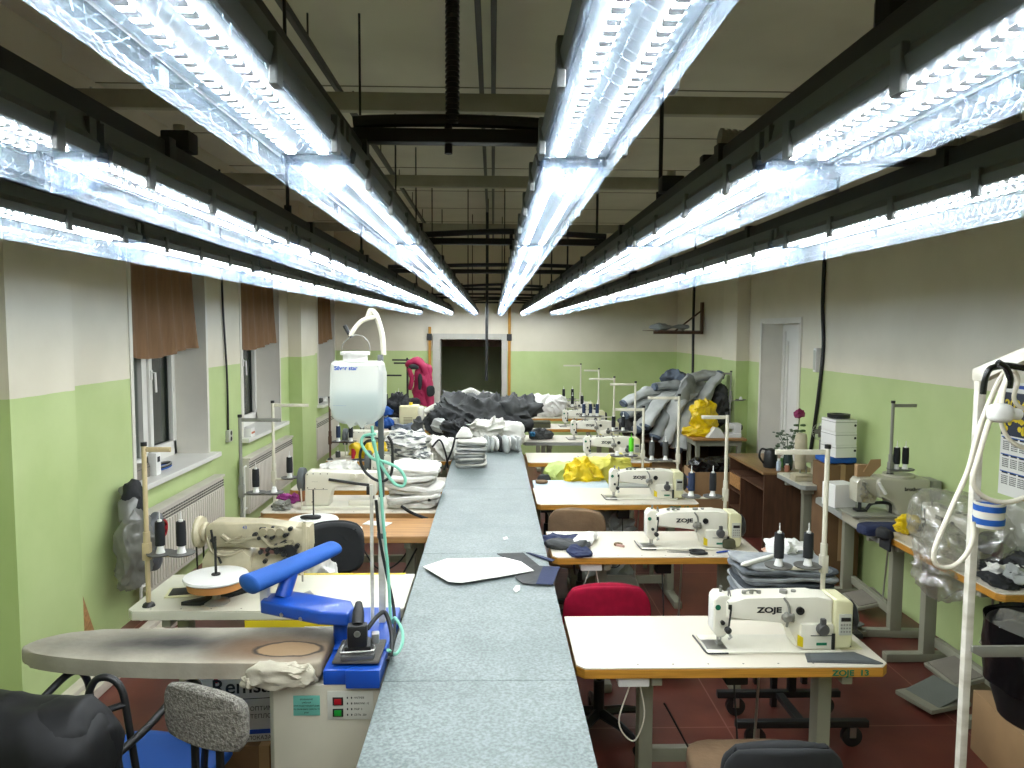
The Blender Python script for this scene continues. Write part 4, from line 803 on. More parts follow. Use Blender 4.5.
# grey trousers pile on a low cabinet
t = thing('low_cabinet', 'low brown cabinet under the pile of silver grey trousers', 'cabinet', (1.72, 8.75, 0)); b = MB(); b.box(0, 0, .70, 1.12, .80, .73, .003); b.build('top', DKWOOD, t)
for x in (0, .54, 1.10): b = MB(); b.box(x, 0, 0, x + .02, .8, .70); b.build('side_panel', DKWOOD, t)
b = MB(); b.box(.02, .76, 0, 1.10, .78, .70); b.build('back_panel', CARDD, t)
for x in (.03, .57): b = MB(); b.box(x, .02, .03, x + .50, .5, .40, .004); o = b.build('carton', CARD); o.location = (1.72, 8.75, 0); tag(o, 'brown carton inside the low cabinet, %s bay' % ('left' if x < .1 else 'right'), 'box')
random.seed(12)
TRS = [  # trouser legs: start, mid, end in px-derived metres
 ((2.45, 9.15, 1.22), (1.95, 9.0, 1.30), (1.60, 8.9, 1.16)), ((2.45, 9.25, 1.15), (1.95, 8.95, 1.18), (1.60, 8.8, 1.03)), ((2.5, 9.1, 1.15), (2.05, 8.85, 1.10), (1.72, 8.68, .88)),
 ((2.45, 9.0, 1.28), (2.05, 8.8, 1.22), (1.80, 8.62, .92)), ((2.5, 9.0, 1.2), (2.15, 8.75, 1.12), (1.92, 8.6, .80)), ((2.5, 8.95, 1.3), (2.2, 8.7, 1.18), (2.02, 8.55, .72)),
 ((2.5, 8.9, 1.2), (2.3, 8.68, 1.05), (2.18, 8.52, .66)), ((2.62, 9.1, 1.15), (2.3, 8.95, 1.36), (1.98, 8.9, 1.36)), ((2.15, 9.2, .95), (2.4, 8.9, 1.45), (2.75, 8.85, 1.50)), ((2.45, 8.8, .98), (2.55, 8.75, 1.28), (2.72, 8.78, 1.52)), ((2.2, 8.85, 1.0), (2.28, 8.7, 1.30), (2.40, 8.85, 1.46))]
for k, (a, m_, e) in enumerate(TRS):
    b = MB(); pts = bez([a, m_, e], 10); n = len(pts); b.tube(pts, [.125 - .035 * i / n for i in range(n)], 22, flat=.55, amp=.22, freq=11, seed=k)
    o = b.build('trousers', [SILV, mat('silver_grey_dark', '#959a98', .7, var=.3, bump=.35, bscale=30)][k % 3 == 1]); tag(o, 'silver grey padded trouser leg draped over the heap, %s from the bottom' % LAY[k].replace('bottom', 'first'), 'trousers', 'silver grey trousers in the corner heap')
    d = (pts[-1] - pts[-3]).normalized(); b = MB(); b.tube([pts[-1] + d * .001, pts[-1] + d * .03], [.088, .082], 14, flat=.55); b.build('cuff', mat('slate_blue_trim', '#4d5968', .8), o)
for k, (x, y, z, hx, hy, hz, m_, lb) in enumerate(((2.1, 9.25, .95, .40, .22, .22, SILV, 'big silver grey garment heap core on the low cabinet'), (2.52, 9.2, 1.05, .24, .28, .34, SILV, 'silver grey garments piled against the right corner'), (2.28, 9.15, 1.40, .20, .16, .10, mat('slate_blue_cloth', '#56606c', .85, var=.4, bump=.4, bscale=30), 'slate blue garment on top of the corner heap'), (2.72, 8.82, 1.12, .09, .16, .26, DGREY, 'dark garment hanging at the right side of the corner heap'), (1.78, 9.1, .88, .16, .2, .14, DGREY, 'dark garment at the left bottom of the corner heap'))):
    b = MB(); b.soft((x, y, z), (hx, hy, hz), p=2.6, amp=.10, freq=6, seed=k + 30, ridge=True, sub=5, floor=.732); o = b.build('garment_heap', m_); tag(o, lb, 'garments', 'corner garment heap')
# calendar
t = thing('calendar', 'tall wall calendar with yellow flowers on the right wall', 'calendar', (2.992, 4.08, 1.10), -PI / 2)
b = MB(); b.box(-.16, -.004, 0, .16, .004, .66); b.build('sheet', WHITE, t, 0)
b = MB(); b.box(-.158, -.006, .35, .158, -.0042, .60); pc = b.build('picture', mat('calendar_night', '#15233f', .4, var=.3), t, 0)
text('year', '2024', .085, YTAPE, t, (-.135, -.0065, .50), bold=.002)
b = MB(); random.seed(6)
for k in range(26): x, z = random.uniform(-.14, .14), random.uniform(.37, .47); b.lathe([(.017, -.0085), (.004, -.0072)], (x, 0, z), 'y', 8)
b.build('flowers', YTAPE, pc)
b = MB(); random.seed(7)
for r_ in range(3):
    for c in range(4):
        x0 = -.135 + c * .068; z0 = .265 - r_ * .10; b.box(x0, -.0055, z0 + .062, x0 + .05, -.0042, z0 + .070)
        for i in range(5):
            for j in range(5): b.box(x0 + i * .011, -.0055, z0 + j * .011, x0 + i * .011 + .006, -.0042, z0 + j * .011 + .006)
b.build('month_grids', INK, t, 0)
b = MB(); [b.box(-.15, -.0055, z, .15, -.0042, z + .006) for z in (.335, .235, .135)]; b.build('blue_bars', BLUEF, t, 0)
b = MB(); b.box(-.03, -.006, .625, .05, -.0042, .645); b.build('header_mark', BINK, t, 0)
# plastic covered machine and goods on the near right wall table
m = dup(mach, (2.70, 4.44, .781), -PI / 2, 'white sewing machine under clear plastic film on the near right wall table')
b = MB(); b.soft((2.72, 4.13, .93), (.20, .36, .17), p=3, amp=.05, freq=7, seed=12, ridge=True, sub=5, floor=.785); o = b.build('plastic_cover', CLEAR); tag(o, 'crumpled clear plastic film over the machine near the white post', 'plastic cover')
b = MB(); b.soft((2.47, 3.90, .79), (.13, .14, .19), p=2.6, amp=.05, freq=11, seed=14, ridge=True, sub=5); o = b.build('plastic_bag', CLEAR); tag(o, 'clear plastic bag hanging over the table edge beside the white post', 'bag')
b = MB(); b.soft((2.86, 3.78, 1.00), (.09, .18, .14), amp=.03, freq=8, seed=15, ridge=True, sub=5, floor=.785); o = b.build('plastic_bag', WHITE); o.data.materials[0] = clear_mat('milky_film', .35, '#f2f2ee', .2, .25, '#d9d8d4', bump=1, bscale=18); tag(o, 'milky plastic bag heaped at the right wall below the calendar', 'bag')
b = MB(); b.box(2.46, 4.38, .70, 2.452 + .02, 4.50, .83, .003); b.soft((2.47, 4.44, .80), (.04, .07, .035), amp=.02, seed=3, sub=3); o = b.build('black_cloth', BLKF); o.location = (-.03, 0, 0); tag(o, 'black cloth patch hanging over the far corner of the near right wall table', 'cloth')
b = MB(); b.soft((2.60, 4.50, .84), (.07, .04, .055), amp=.03, freq=14, seed=18, ridge=True, floor=.782); o = b.build('yellow_bag', YEL); tag(o, 'small yellow bag between the beige machine and the plastic film', 'bag')
t = thing('pink_spool', 'big dusty pink roll end near the plastic film', 'roll', (2.76, 3.93, .80)); b = MB(); b.lathe([(.03, 0), (.045, .01), (.05, .05), (.045, .09), (.03, .10)], (0, 0, 0), n=20); b.build('roll', mat('dusty_pink', '#8d5a55', .8, var=.2), t); b = MB(); b.lathe([(.02, .10), (.02, .104), (.005, .104)], n=14); b.build('core', CARDD, t)
for k, (x, y, hx, hy, m_, lb) in enumerate(((2.60, 3.60, .10, .10, BLKF, 'black garment part'), (2.72, 3.72, .13, .10, BLKF, 'second black garment part'), (2.62, 3.66, .07, .05, WHITEF, 'white strap bundle'), (2.80, 3.60, .08, .08, WHITEF, 'second white strap bundle'), (2.66, 3.53, .09, .05, GREYF, 'pale grey cloth piece'), (2.84, 3.70, .1, .1, DGREY, 'dark grey garment part'))):
    b = MB(); b.soft((x, y, .80 + .012 * k), (hx, hy, .03), amp=.05, freq=16, seed=k + 40, ridge=True, floor=.783); o = b.build('garment_part', m_); tag(o, lb + ' on the near right wall table', 'garment part')
b = MB(); b.box(2.90, 3.42, .35, 2.99, 3.50, .68, .004); o = b.build('wall_box', WHITE); tag(o, 'small white box with red stripes under the near right wall table', 'box')
b = MB(); [b.box(2.905, 3.417, z, 2.985, 3.4195, z + .02) for z in (.62, .54, .46)]; b.build('stripes', REDB, o)
# ================================================================ WHITE POST WITH HOSES, BIN, CARTON
t = thing('hose_post', 'tall white square post with top arm near the bottom right', 'post', (1.492, 2.22, 0)); WP = mat('post_white', '#dedbd0', .5, hex2='#b9b4a4', scale=5, stretch=(1, 1, 3))
b = MB(); b.box(-.012, -.012, 0, .012, .012, 1.93, .003); b.build('post', WP, t)
b = MB(); b.prism([(-.02, 1.90), (-.235, 1.985), (-.235, 2.02), (.02, 1.935), (.02, 1.90)], -.014, .014, 'x', .003); b.build('arm', WP, t)
b = MB(); b.box(-.011, -.237, 1.990, .011, -.2355, 2.013); b.build('end_cap', BLACK, t)
b = MB(); b.box(-.12, -.2, 0, .12, .2, .02, .004); b.build('base_plate', DARK, t)
b = MB(); b.prism([(.0, 1.055), (.03, 1.04), (.55, 1.04), (.55, 1.075), (.0, 1.075)], -.03, -.018, 'y', .003); b.build('grey_bracket', GREYP, t)
b = MB(); b.lathe([(.035, 0), (.04, 0), (.042, .075), (.036, .075), (.036, .004)], (.014, -.05, 1.46), n=24); cpp = b.build('tape_cup', WP, t)
for z in (1.47, 1.51): b = MB(); b.lathe([(.0425, 0), (.0432, .018)], (.014, -.05, z), n=24); b.build('blue_tape', BLUEF, cpp)
def hose(pts, r, lb, m=WHITEH, nm='hose'): return cable(nm, pts, r, m, lb, 'hose', 10, 'white hoses on the post', 8)
def HP(px, Y): return [at(x, y, Y + .004 * i) for i, (x, y) in enumerate(px)]
hose(HP([(1009, 366), (998, 383), (986, 410), (976, 440), (968, 470), (955, 500), (942, 530), (934, 552), (937, 565), (951, 567), (965, 556), (973, 538), (973, 522)], 2.06), .007, 'white hose hanging in the long left loop from the post arm')
hose(HP([(1010, 368), (1000, 395), (988, 425), (979, 455), (973, 478), (977, 491), (991, 500), (1009, 502), (1028, 496), (1050, 486)], 2.02), .007, 'white hose hanging in the wide right loop from the post arm')
hose(HP([(1013, 370), (1004, 388), (1001, 420), (1010, 440), (1028, 449), (1045, 448)], 1.98), .006, 'thinner cream hose looping behind the white adapter')
hose(HP([(1012, 367), (1018, 380), (1014, 398), (1022, 408), (1040, 410)], 2.04), .006, 'short cream hose at the top right of the post')
t = thing('adapter_plug', 'white plug adapter hanging among the hoses', 'adapter', at(1000, 413, 1.94), .2); b = MB(); b.soft((0, 0, 0), (.034, .024, .026), p=3, amp=.002, sub=3); b.build('body', WHITE, t); b = MB(); b.cyl((.03, 0, 0), (.06, 0, -.005), .016); b.build('collar', WHITE, t)
for k, p in enumerate((HP([(1003, 366), (990, 369), (985, 380), (983, 394)], 2.03), HP([(998, 362), (1006, 368), (1010, 378), (1009, 388)], 1.97), HP([(1000, 365), (1012, 366), (1024, 368)], 2.0))):
    cable('black_tie', p, .009, BAGB, 'black tape tie binding the hoses, %s one' % ('left hanging', 'middle', 'right')[k], 'tie', 8, 'black ties on the post arm')
t = thing('carton', 'plain brown carton on the floor under the black bin', 'box', (2.30, 2.95, 0), -.12); b = MB(); b.box(0, 0, 0, .52, .50, .30, .004); b.build('walls', CARD, t); b = MB(); b.box(.24, -.001, .0, .28, .501, .3012); b.build('tape', CARDD, t)
t = thing('waste_bin', 'round black bin with liner standing on the brown carton', 'bin', (2.52, 3.16, .302)); b = MB(); b.lathe([(.20, 0), (.235, .12), (.26, .42), (.25, .42), (.22, .12), (.18, .01), (.01, .01)], n=32); b.build('bin', BLACK, t)
b = MB(); rings = []
for i in range(9):
    z = .44 - i * .035; ring = []
    for k in range(48): a = 2 * PI * k / 48; r_ = .272 + .014 * noise.noise(V(math.cos(a) * 3, math.sin(a) * 3, z * 8)) - .004 * i * .3 + (.02 * math.sin(a * 9 + i) * .3); ring.append(b.bm.verts.new((r_ * math.cos(a), r_ * math.sin(a), z)))
    rings.append(ring)
for i in range(8):
    for k in range(48): b.bm.faces.new((rings[i][k], rings[i][(k + 1) % 48], rings[i + 1][(k + 1) % 48], rings[i + 1][k]))
b.build('bin_liner', BAGB, t)
b = MB(); b.soft((0, 0, .34), (.22, .22, .09), amp=.07, freq=9, seed=3, ridge=True); b.build('clear_waste', CLEAR, t)
t = thing('tubular_stool', 'pale green tubular stool frame at the bottom right corner', 'frame', (0, 0, 0)); b = MB(); b.tube(bez([(1.75, 2.32, .30), (1.88, 2.36, .28), (1.98, 2.42, .34), (2.06, 2.5, .47), (2.14, 2.52, .50), (2.45, 2.45, .42)], 6), .016, 10); b.build('tube', GREENT, t)
b = MB(); b.tube([(1.60, 2.5, .42), (2.3, 2.2, .30)], .010, 8); b.build('rod', STEEL, t)
for p in ((1.75, 2.32, .30), (2.45, 2.45, .42)): b = MB(); b.tube([p, (p[0] + .02, p[1] + .02, 0)], .014, 8); b.build('leg', GREENT, t)
# ================================================================ LEFT SIDE: IRONING STATION
def board_mat():
    m = bpy.data.materials.new('scorched_cover'); m.use_nodes = True; N, L = nodes(m); bs = N['Principled BSDF']; bs.inputs['Roughness'].default_value = .8
    tc = N.new('ShaderNodeTexCoord'); s = N.new('ShaderNodeSeparateXYZ'); L.new(tc.outputs['Object'], s.inputs[0])
    nz = N.new('ShaderNodeTexNoise'); nz.inputs['Scale'].default_value = 5; nz.inputs['Detail'].default_value = 8; L.new(tc.outputs['Object'], nz.inputs[0])
    def blob(cx, cy, rx, ry, w):
        a = math_node(N, L, 'DIVIDE', math_node(N, L, 'SUBTRACT', s.outputs[0], cx), rx); b_ = math_node(N, L, 'DIVIDE', math_node(N, L, 'SUBTRACT', s.outputs[1], cy), ry)
        d = math_node(N, L, 'SQRT', math_node(N, L, 'ADD', math_node(N, L, 'POWER', math_node(N, L, 'ABSOLUTE', a), 2), math_node(N, L, 'POWER', math_node(N, L, 'ABSOLUTE', b_), 2)))
        d = math_node(N, L, 'ADD', d, math_node(N, L, 'MULTIPLY', math_node(N, L, 'SUBTRACT', nz.outputs[0], .5), w)); return d
    def soft(d, lo, hi):
        r = N.new('ShaderNodeMapRange'); r.inputs[1].default_value = lo; r.inputs[2].default_value = hi; r.inputs[3].default_value = 1; r.inputs[4].default_value = 0; L.new(d, r.inputs[0]); return r.outputs[0]
    def mixc(f, a, c):
        mx = N.new('ShaderNodeMix'); mx.data_type = 'RGBA'; L.new(f, mx.inputs[0])
        if isinstance(a, str): mx.inputs[6].default_value = srgb(a)
        else: L.new(a, mx.inputs[6])
        if isinstance(c, str): mx.inputs[7].default_value = srgb(c)
        else: L.new(c, mx.inputs[7])
        return mx.outputs[2]
    base = mixc(nz.outputs[0], '#979180', '#c4beac')
    c = mixc(math_node(N, L, 'MULTIPLY', soft(blob(-.55, .22, .75, .18, .5), .1, 1.15), 1), base, '#2c2a28')
    c = mixc(math_node(N, L, 'MULTIPLY', soft(blob(-.15, .17, .27, .16, .9), .3, 1.2), .85), c, '#6a4e32')
    ring = blob(-.135, .165, .115, .066, .95); rg = math_node(N, L, 'MULTIPLY', soft(ring, .96, 1.06), soft(math_node(N, L, 'MULTIPLY', ring, -1), -.92, -.84))
    c = mixc(math_node(N, L, 'MULTIPLY', soft(ring, .85, 1.0), .5), c, '#a08560'); c = mixc(math_node(N, L, 'MULTIPLY', rg, .9), c, '#1d1712')
    L.new(c, bs.inputs['Base Color'])
    n2 = N.new('ShaderNodeTexNoise'); n2.inputs['Scale'].default_value = 24; n2.inputs['Detail'].default_value = 6; L.new(tc.outputs['Object'], n2.inputs[0])
    bp = N.new('ShaderNodeBump'); bp.inputs['Strength'].default_value = .35; bp.inputs['Distance'].default_value = .01; L.new(n2.outputs[0], bp.inputs['Height']); L.new(bp.outputs[0], bs.inputs['Normal'])
    return m
st = thing('ironing_station', 'industrial ironing station with stained board, beige cabinet and blue tray', 'ironing table', (-.575, 2.385, 0))
b = MB(); b.prism([(-.185, .085), (-.165, .058), (.197, .058), (.197, .56), (-.185, .56)], 0, .842, 'z', .003); b.build('cabinet', STONE, st)
b = MB(); ol = bez([(-.45, .058, 0), (-.70, .075, 0), (-.88, .105, 0), (-.99, .135, 0), (-1.062, .17, 0), (-1.088, .205, 0), (-1.07, .26, 0), (-1.02, .31, 0), (-.94, .342, 0), (-.8, .35, 0), (-.6, .355, 0)], 2)
b.prism([(-.05, .05), *[(p.x, p.y) for p in ol], (-.05, .355), (-.02, .35), (-.004, .335), (-.004, .065), (-.02, .052)], .866, .922, 'z', .014, 3); b.build('ironing_board', board_mat(), st, 60)
b = MB(); b.box(-.88, .15, .845, .0, .25, .865, .004); b.box(-.17, .08, .8405, -.02, .5, .865, .003); b.build('board_arm', FRAME, st)
b = MB(); b.soft((-.13, .042, .886), (.115, .024, .040), p=3.4, amp=.022, freq=17, seed=4, ridge=True, rz=0); b.soft((-.235, .04, .868), (.035, .016, .022), p=2.5, amp=.015, freq=14, seed=8, ridge=True); b.build('bunched_cover', mat('cover_cloth', '#c3bda9', .85, var=.3, bump=.3), st)
b = MB(); b.box(.004, .055, .843, .199, .60, .895, .006); b.box(.085, .03, .842, .199, .0549, .905, .004); b.box(.006, .2, .895, .199, .6, .905, .004); b.build('blue_tray', BLUE, st)
b = MB(); b.box(.03, .08, .905, .19, .26, .915, .003); b.build('iron_rest', mat('rest_pad', '#55524d', .8, bump=.3), st)
b = MB(); b.box(-.03, .0545, .70, .125, .0575, .80, .001); cp = b.build('control_panel', SCREEN, st)
for z, m_, n_ in ((.765, REDB, 'red switch button'), (.725, GRNB, 'green switch button')):
    b = MB(); b.box(-.012, .0515, z - .014, .024, .0545, z + .014, .001); q = b.build('switch_frame', DARK, st); b = MB(); b.box(-.006, .0485, z - .010, .018, .0515, z + .010, .002); q2 = b.build('switch', m_, q); q2['label'] = n_
b = MB()
for i in range(4):
    z = .777 - i * .02; b.box(.036, .0532, z - .003, .040, .0545, z + .003); b.box(.050, .0532, z - .003, .054, .0545, z + .003)
b.build('marks', INK, st, 0)
for i, s_ in enumerate(('НАГРЕВ', 'ВАКУУМ  12', 'ПАР  2', 'СЕТЬ  220')): text('panel_text', s_, .009, INK, st, (.060, .0538, .774 - i * .02), ext=.0003)
b = MB(); b.box(-.145, .0545, .715, -.055, .0572, .785, .001); b.build('teal_sticker', TEAL, st)
for i, (s_, zz) in enumerate((('ВНИМАНИЕ', .770), ('рабочий', .759), ('слив воды каждый день', .748), ('по окончании работы 15', .736), ('утюг', .724))): text('sticker_text', s_, .0075, INK, st, (-.100, .0538, zz), ext=.0003, align='CENTER')
for o in list(st.children):
    if o.name.split('.')[0] in ('control_panel', 'switch_frame', 'marks', 'panel_text', 'teal_sticker', 'sticker_text'): o.location = o.location + V(.048, 0, .022)
# sleeve arm
b = MB(); b.tube([(.02, .30, .85), (.02, .30, .99)], .032, 16); b.prism([(.065, .20), (.075, .26), (.05, .33), (-.20, .44), (-.285, .41), (-.29, .33), (-.05, .22)], .985, 1.035, 'z', .010, 3); b.tube([(-.22, .38, 1.03), (-.20, .42, 1.11)], .03, 12); b.build('swing_arm', BLUE, st)
b = MB(); pts = bez([(-.320, .27, 1.115), (-.285, .32, 1.118), (-.20, .46, 1.125), (-.11, .61, 1.135), (-.08, .66, 1.14)], 8); n = len(pts); b.tube(pts, [.022 if i in (0, n - 1) else (.046 if i in (1, n - 2) else .062 - .016 * i / n) for i in range(n)], 20, flat=.58, upv=(0, 0, 1)); b.build('sleeve_pad', BLUEF, st, 80)
b = MB(); [b.cyl((x, y, 1.0), (x + .006, y - .012, 1.0), .006, n=8) for x, y in ((-.12, .245), (-.20, .285))]; b.build('bolts', STEEL, st)
b = MB(); b.box(-.30, .36, 1.0, -.27, .40, 1.08, .004); b.build('white_guard', WHITE, st)
# tank post
b = MB(); b.box(.135, .435, .905, .16, .46, 1.40, .003); b.cyl((.11, .44, .905), (.11, .44, 1.45), .007, n=8); b.build('post_lower', WP, st)
b = MB(); b.box(.137, .437, 1.40, .158, .458, 1.95, .003); b.cyl((.147, .448, 1.24), (.147, .448, 1.26), .018); b.build('post_upper', mat('post_dark', '#5b5e5e', .5, .2), st)
b = MB(); b.tube(bez([(.16, .448, 1.95), (.155, .44, 2.03), (.135, .43, 2.10), (.115, .43, 2.115), (.105, .43, 2.09)], 6), .010, 8); b.tube(bez([(.135, .43, 2.095), (.08, .42, 2.075), (.045, .41, 2.03), (.04, .41, 2.02)], 6), .008, 8); b.build('hook_tube', WHITEH, st)
b = MB(); b.tube([(.045, .41, 2.015), (.02, .41, 2.06)], .008, 8); b.build('hook_grip', BLACK, st)
# tank
tk = thing('water_tank', 'translucent white water tank hanging from the ironing station post', 'water tank', (-.505, 2.79, 1.70))
b = MB(); b.prism([(-.098, .06), (-.092, .02), (-.07, -.0), (-.045, -.008), (-.02, -.004), (.0, -.014), (.02, -.006), (.045, -.010), (.07, .0), (.092, .022), (.099, .06), (.100, .18), (.096, .215), (.085, .228), (-.085, .228), (-.096, .215)], -.05, .05, 'y', .018, 3); b.build('bottle', TANKM, tk, 70)
b = MB(); b.prism([(-.090, .06), (-.084, .025), (-.06, .008), (.06, .006), (.084, .028), (.091, .06), (.092, .115), (-.091, .115)], -.042, .042, 'y', .012, 3); b.build('water', WATER, tk, 60)
b = MB(); b.cyl((0 - .01, 0, .228), (-.01, 0, .25), .046); b.cyl((-.01, 0, .250), (-.01, 0, .262), .055); b.build('cap', WHITE, tk)
b = MB(); b.tube(bez([(-.062, 0, .255), (-.055, 0, .29), (-.02, 0, .322), (.02, 0, .32), (.042, 0, .29), (.044, 0, .252)], 6), .0018, 5); b.build('wire_handle', STEEL, tk)
text('logo', 'Silver star', .021, BINK, tk, (-.078, -.0512, .196), bold=.0006); text('level_text', '— ———— —', .0075, BINK, tk, (-.085, -.0512, .062))
def hose2(nm, px, Y, r, m, lb):
    pts = [at(p[0], p[1], Y if len(p) < 3 else p[2]) for p in px]; return cable(nm, pts, r, m, lb, 'hose', 10, None, 8)
hose2('green_hose', [(372, 426), (374, 445), (382, 466), (394, 483), (403, 486), (405, 478), (398, 468), (385, 462), (372, 458), (362, 445), (364, 436), (376, 434)], 2.76, .006, TEALH, 'green water hose looped in front of the tank post')
hose2('green_hose', [(374, 440, 2.74), (380, 480), (383, 520), (388, 570), (391, 620, 2.74), (395, 618, 2.70), (402, 630, 2.66), (402, 644, 2.6), (396, 654, 2.55), (388, 650, 2.5)], 2.76, .006, TEALH, 'green water hose running down the post and curling beside the iron')
hose2('black_hose', [(376, 440), (366, 442), (360, 455), (364, 470), (376, 480), (386, 480), (392, 470), (392, 445), (388, 436)], 2.78, .0055, DARK, 'black steam hose loop beside the tank post')
hose2('black_hose', [(376, 500, 2.80), (380, 540, 2.80), (388, 580, 2.79), (394, 610, 2.77), (394, 640, 2.68), (388, 660, 2.55)], 2.78, .006, DARK, 'black steam hose running down the tank post')
# iron
ir = thing('steam_iron', 'black steam iron resting on the blue tray', 'iron', (-.466, 2.52, .9155), .12); ir.scale = (.9, .9, .9)
b = MB(); b.prism([(-.062, -.06), (.062, -.06), (.066, -.03), (.055, .05), (.02, .10), (0, .11), (-.02, .10), (-.055, .05), (-.066, -.03)], 0, .02, 'z', .004); b.build('sole_plate', mat('sole_grey', '#6d6d6b', .45, .6), ir)
b = MB(); b.tube([(-.06, -.058, .034), (.06, -.058, .034), (.064, -.03, .034), (.05, .05, .034), (0, .10, .034), (-.05, .05, .034), (-.064, -.03, .034), (-.06, -.058, .034)], .004, 6); b.build('chrome_rim', STEEL, ir)
b = MB(); b.prism([(-.05, -.04), (.05, -.04), (.05, .04), (.02, .08), (-.02, .08), (-.05, .04)], .02, .045, 'z', .004); b.build('body', DARK, ir)
b = MB(); b.box(-.038, -.05, .045, .038, .0, .13, .010); b.tube([(0, -.02, .12), (0, .03, .155), (0, .07, .175)], [.024, .022, .014], 12); b.tube([(0, .065, .17), (0, .06, .05)], .012, 8); b.build('handle', BLACK, ir)
b = MB(); b.lathe([(.013, -.0506), (.010, -.0512), (.010, -.0506)], (0, 0, .10), 'y', 20); b.build('badge', GREYP, ir)
b = MB(); b.tube(bez([(.035, .02, .09), (.07, .06, .12), (.10, .08, .13), (.12, .06, .09), (.13, .02, .04), (.125, -.03, .0)], 6), .009, 10); b.build('hose', DARK, ir)
b = MB(); b.box(.05, .01, .03, .08, .05, .07, .006); b.build('valve', STEEL, ir)
# ================================================================ BOXES UNDER THE BOARD
t = thing('white_carton', 'white printed cardboard box behind the ironing cabinet', 'box', (-1.02, 2.86, .40), .10); b = MB(); b.box(-.15, 0, 0, .34, .25, .285, .003); b.build('carton', mat('white_card', '#c9c9c6', .7), t)
text('logo', 'Remsan', .085, INK, t, (-.085, -.0015, .205), bold=.001); text('print', 'ОПТИМАЛЬНАЯ', .024, INK, t, (.06, -.0015, .13)); text('print', 'ТЕПЛООТДАЧА', .024, INK, t, (.06, -.0015, .098))
b = MB(); b.box(-.075, -.0016, .25, -.06, -.0002, .272); b.build('red_mark', REDB, t); b = MB(); b.box(-.05, -.0012, .178, .33, -.0001, .181); b.build('line', INK, t)
text('print', 'ПОКАЗАТЕЛЬ', .022, INK, t, (.05, -.0015, .01)); b = MB(); b.box(.02, -.004, .035, .34, -.0005, .052); b.build('blue_band', BINK, t)
t = thing('brown_carton', 'brown carton under the white printed box', 'box', (-1.0, 2.84, 0)); b = MB(); b.box(-.17, 0, 0, .36, .3, .398, .004); b.build('carton', CARDD, t); b = MB(); b.box(.08, -.0015, 0, .12, .301, .3995); b.build('tape', CARD, t)
# ================================================================ CHAIRS IN THE FRONT LEFT CORNER
t = thing('fleece_chair', 'black framed chair with grey fleece cover on its backrest', 'chair', (-.875, 2.18, 0), .42 * -1 + .0)
o = pad(.325, .185, .045, .02, .3).build('backrest', FLEECE, t, 60); o.location = (0, -.02, .875); o.rotation_euler = (0, math.radians(0), 0)
for s in (-1, 1): b = MB(); b.box(s * .05 - .012, .012, .42, s * .05 + .012, .024, .84, .002); b.build('back_bar', BLACK, t)
b = MB(); b.soft((0, -.19, .44), (.19, .19, .035), p=5, amp=.003); b.build('seat', BLKF, t)
for sx in (-1, 1):
    for y in (-.02, -.34): b = MB(); b.cyl((sx * .16, y, 0), (sx * .15, y, .42), .012); b.build('leg', BLACK, t)
t = thing('blue_chair', 'tubular armchair with blue seat under the black jacket', 'chair', (-1.24, 2.58, 0), -.2)
b = MB(); b.soft((0, 0, .45), (.235, .235, .03), p=7, amp=.002); b.build('seat', mat('blue_seat', '#0f4fa6', .6, var=.05), t)
o = pad(.42, .30, .04, .03).build('backrest', mat('blue_seat', '#0f4fa6'), t); o.location = (-.08, -.52, .80)
for s in (-1, 1):
    b = MB(); b.tube(bez([(s * .20 - .06, -.50, .72), (s * .215, -.30, .79), (s * .225, -.08, .84), (s * .225, .0, .78), (s * .225, .02, .62), (s * .21, .03, .40), (s * .21, .05, 0)], 8), .0125, 10); b.build('armrest', BLACK, t)
    b = MB(); b.tube(bez([(s * .20 - .06, -.54, .95), (s * .20 - .04, -.50, .70), (s * .21, -.25, .43), (s * .21, -.30, 0)], 8), .0125, 10); b.build('leg', BLACK, t)
# arch of the tube frame
b = MB(); b.tube(bez([(.02, -.36, .60), (.045, -.34, .80), (.06, -.32, .93), (.10, -.31, .965), (.15, -.30, .93), (.175, -.30, .80), (.20, -.29, .55)], 8), .0115, 10); b.tube([(-.12, -.40, .86), (.05, -.34, .895)], .011, 8); b.tube([(-.05, -.46, .84), (.165, -.30, .88)], .011, 8); b.build('tube_arch', BLACK, t)
b = MB(); c0 = V(-1.40, 2.06, .74)
b.soft(c0, (.30, .15, .25), p=3.2, amp=.03, freq=3.2, seed=21, ridge=True, sub=5); b.soft(c0 + V(.17, .02, -.05), (.13, .14, .28), p=3.2, amp=.028, freq=3.5, seed=31, ridge=True, sub=5); b.soft(c0 + V(-.12, -.12, -.10), (.27, .10, .24), p=3, amp=.03, freq=3.5, seed=27, ridge=True, sub=5)
o = b.build('puffer_jacket', JACK, None, 80); tag(o, 'black padded jacket draped over the chair in the bottom left corner', 'jacket')
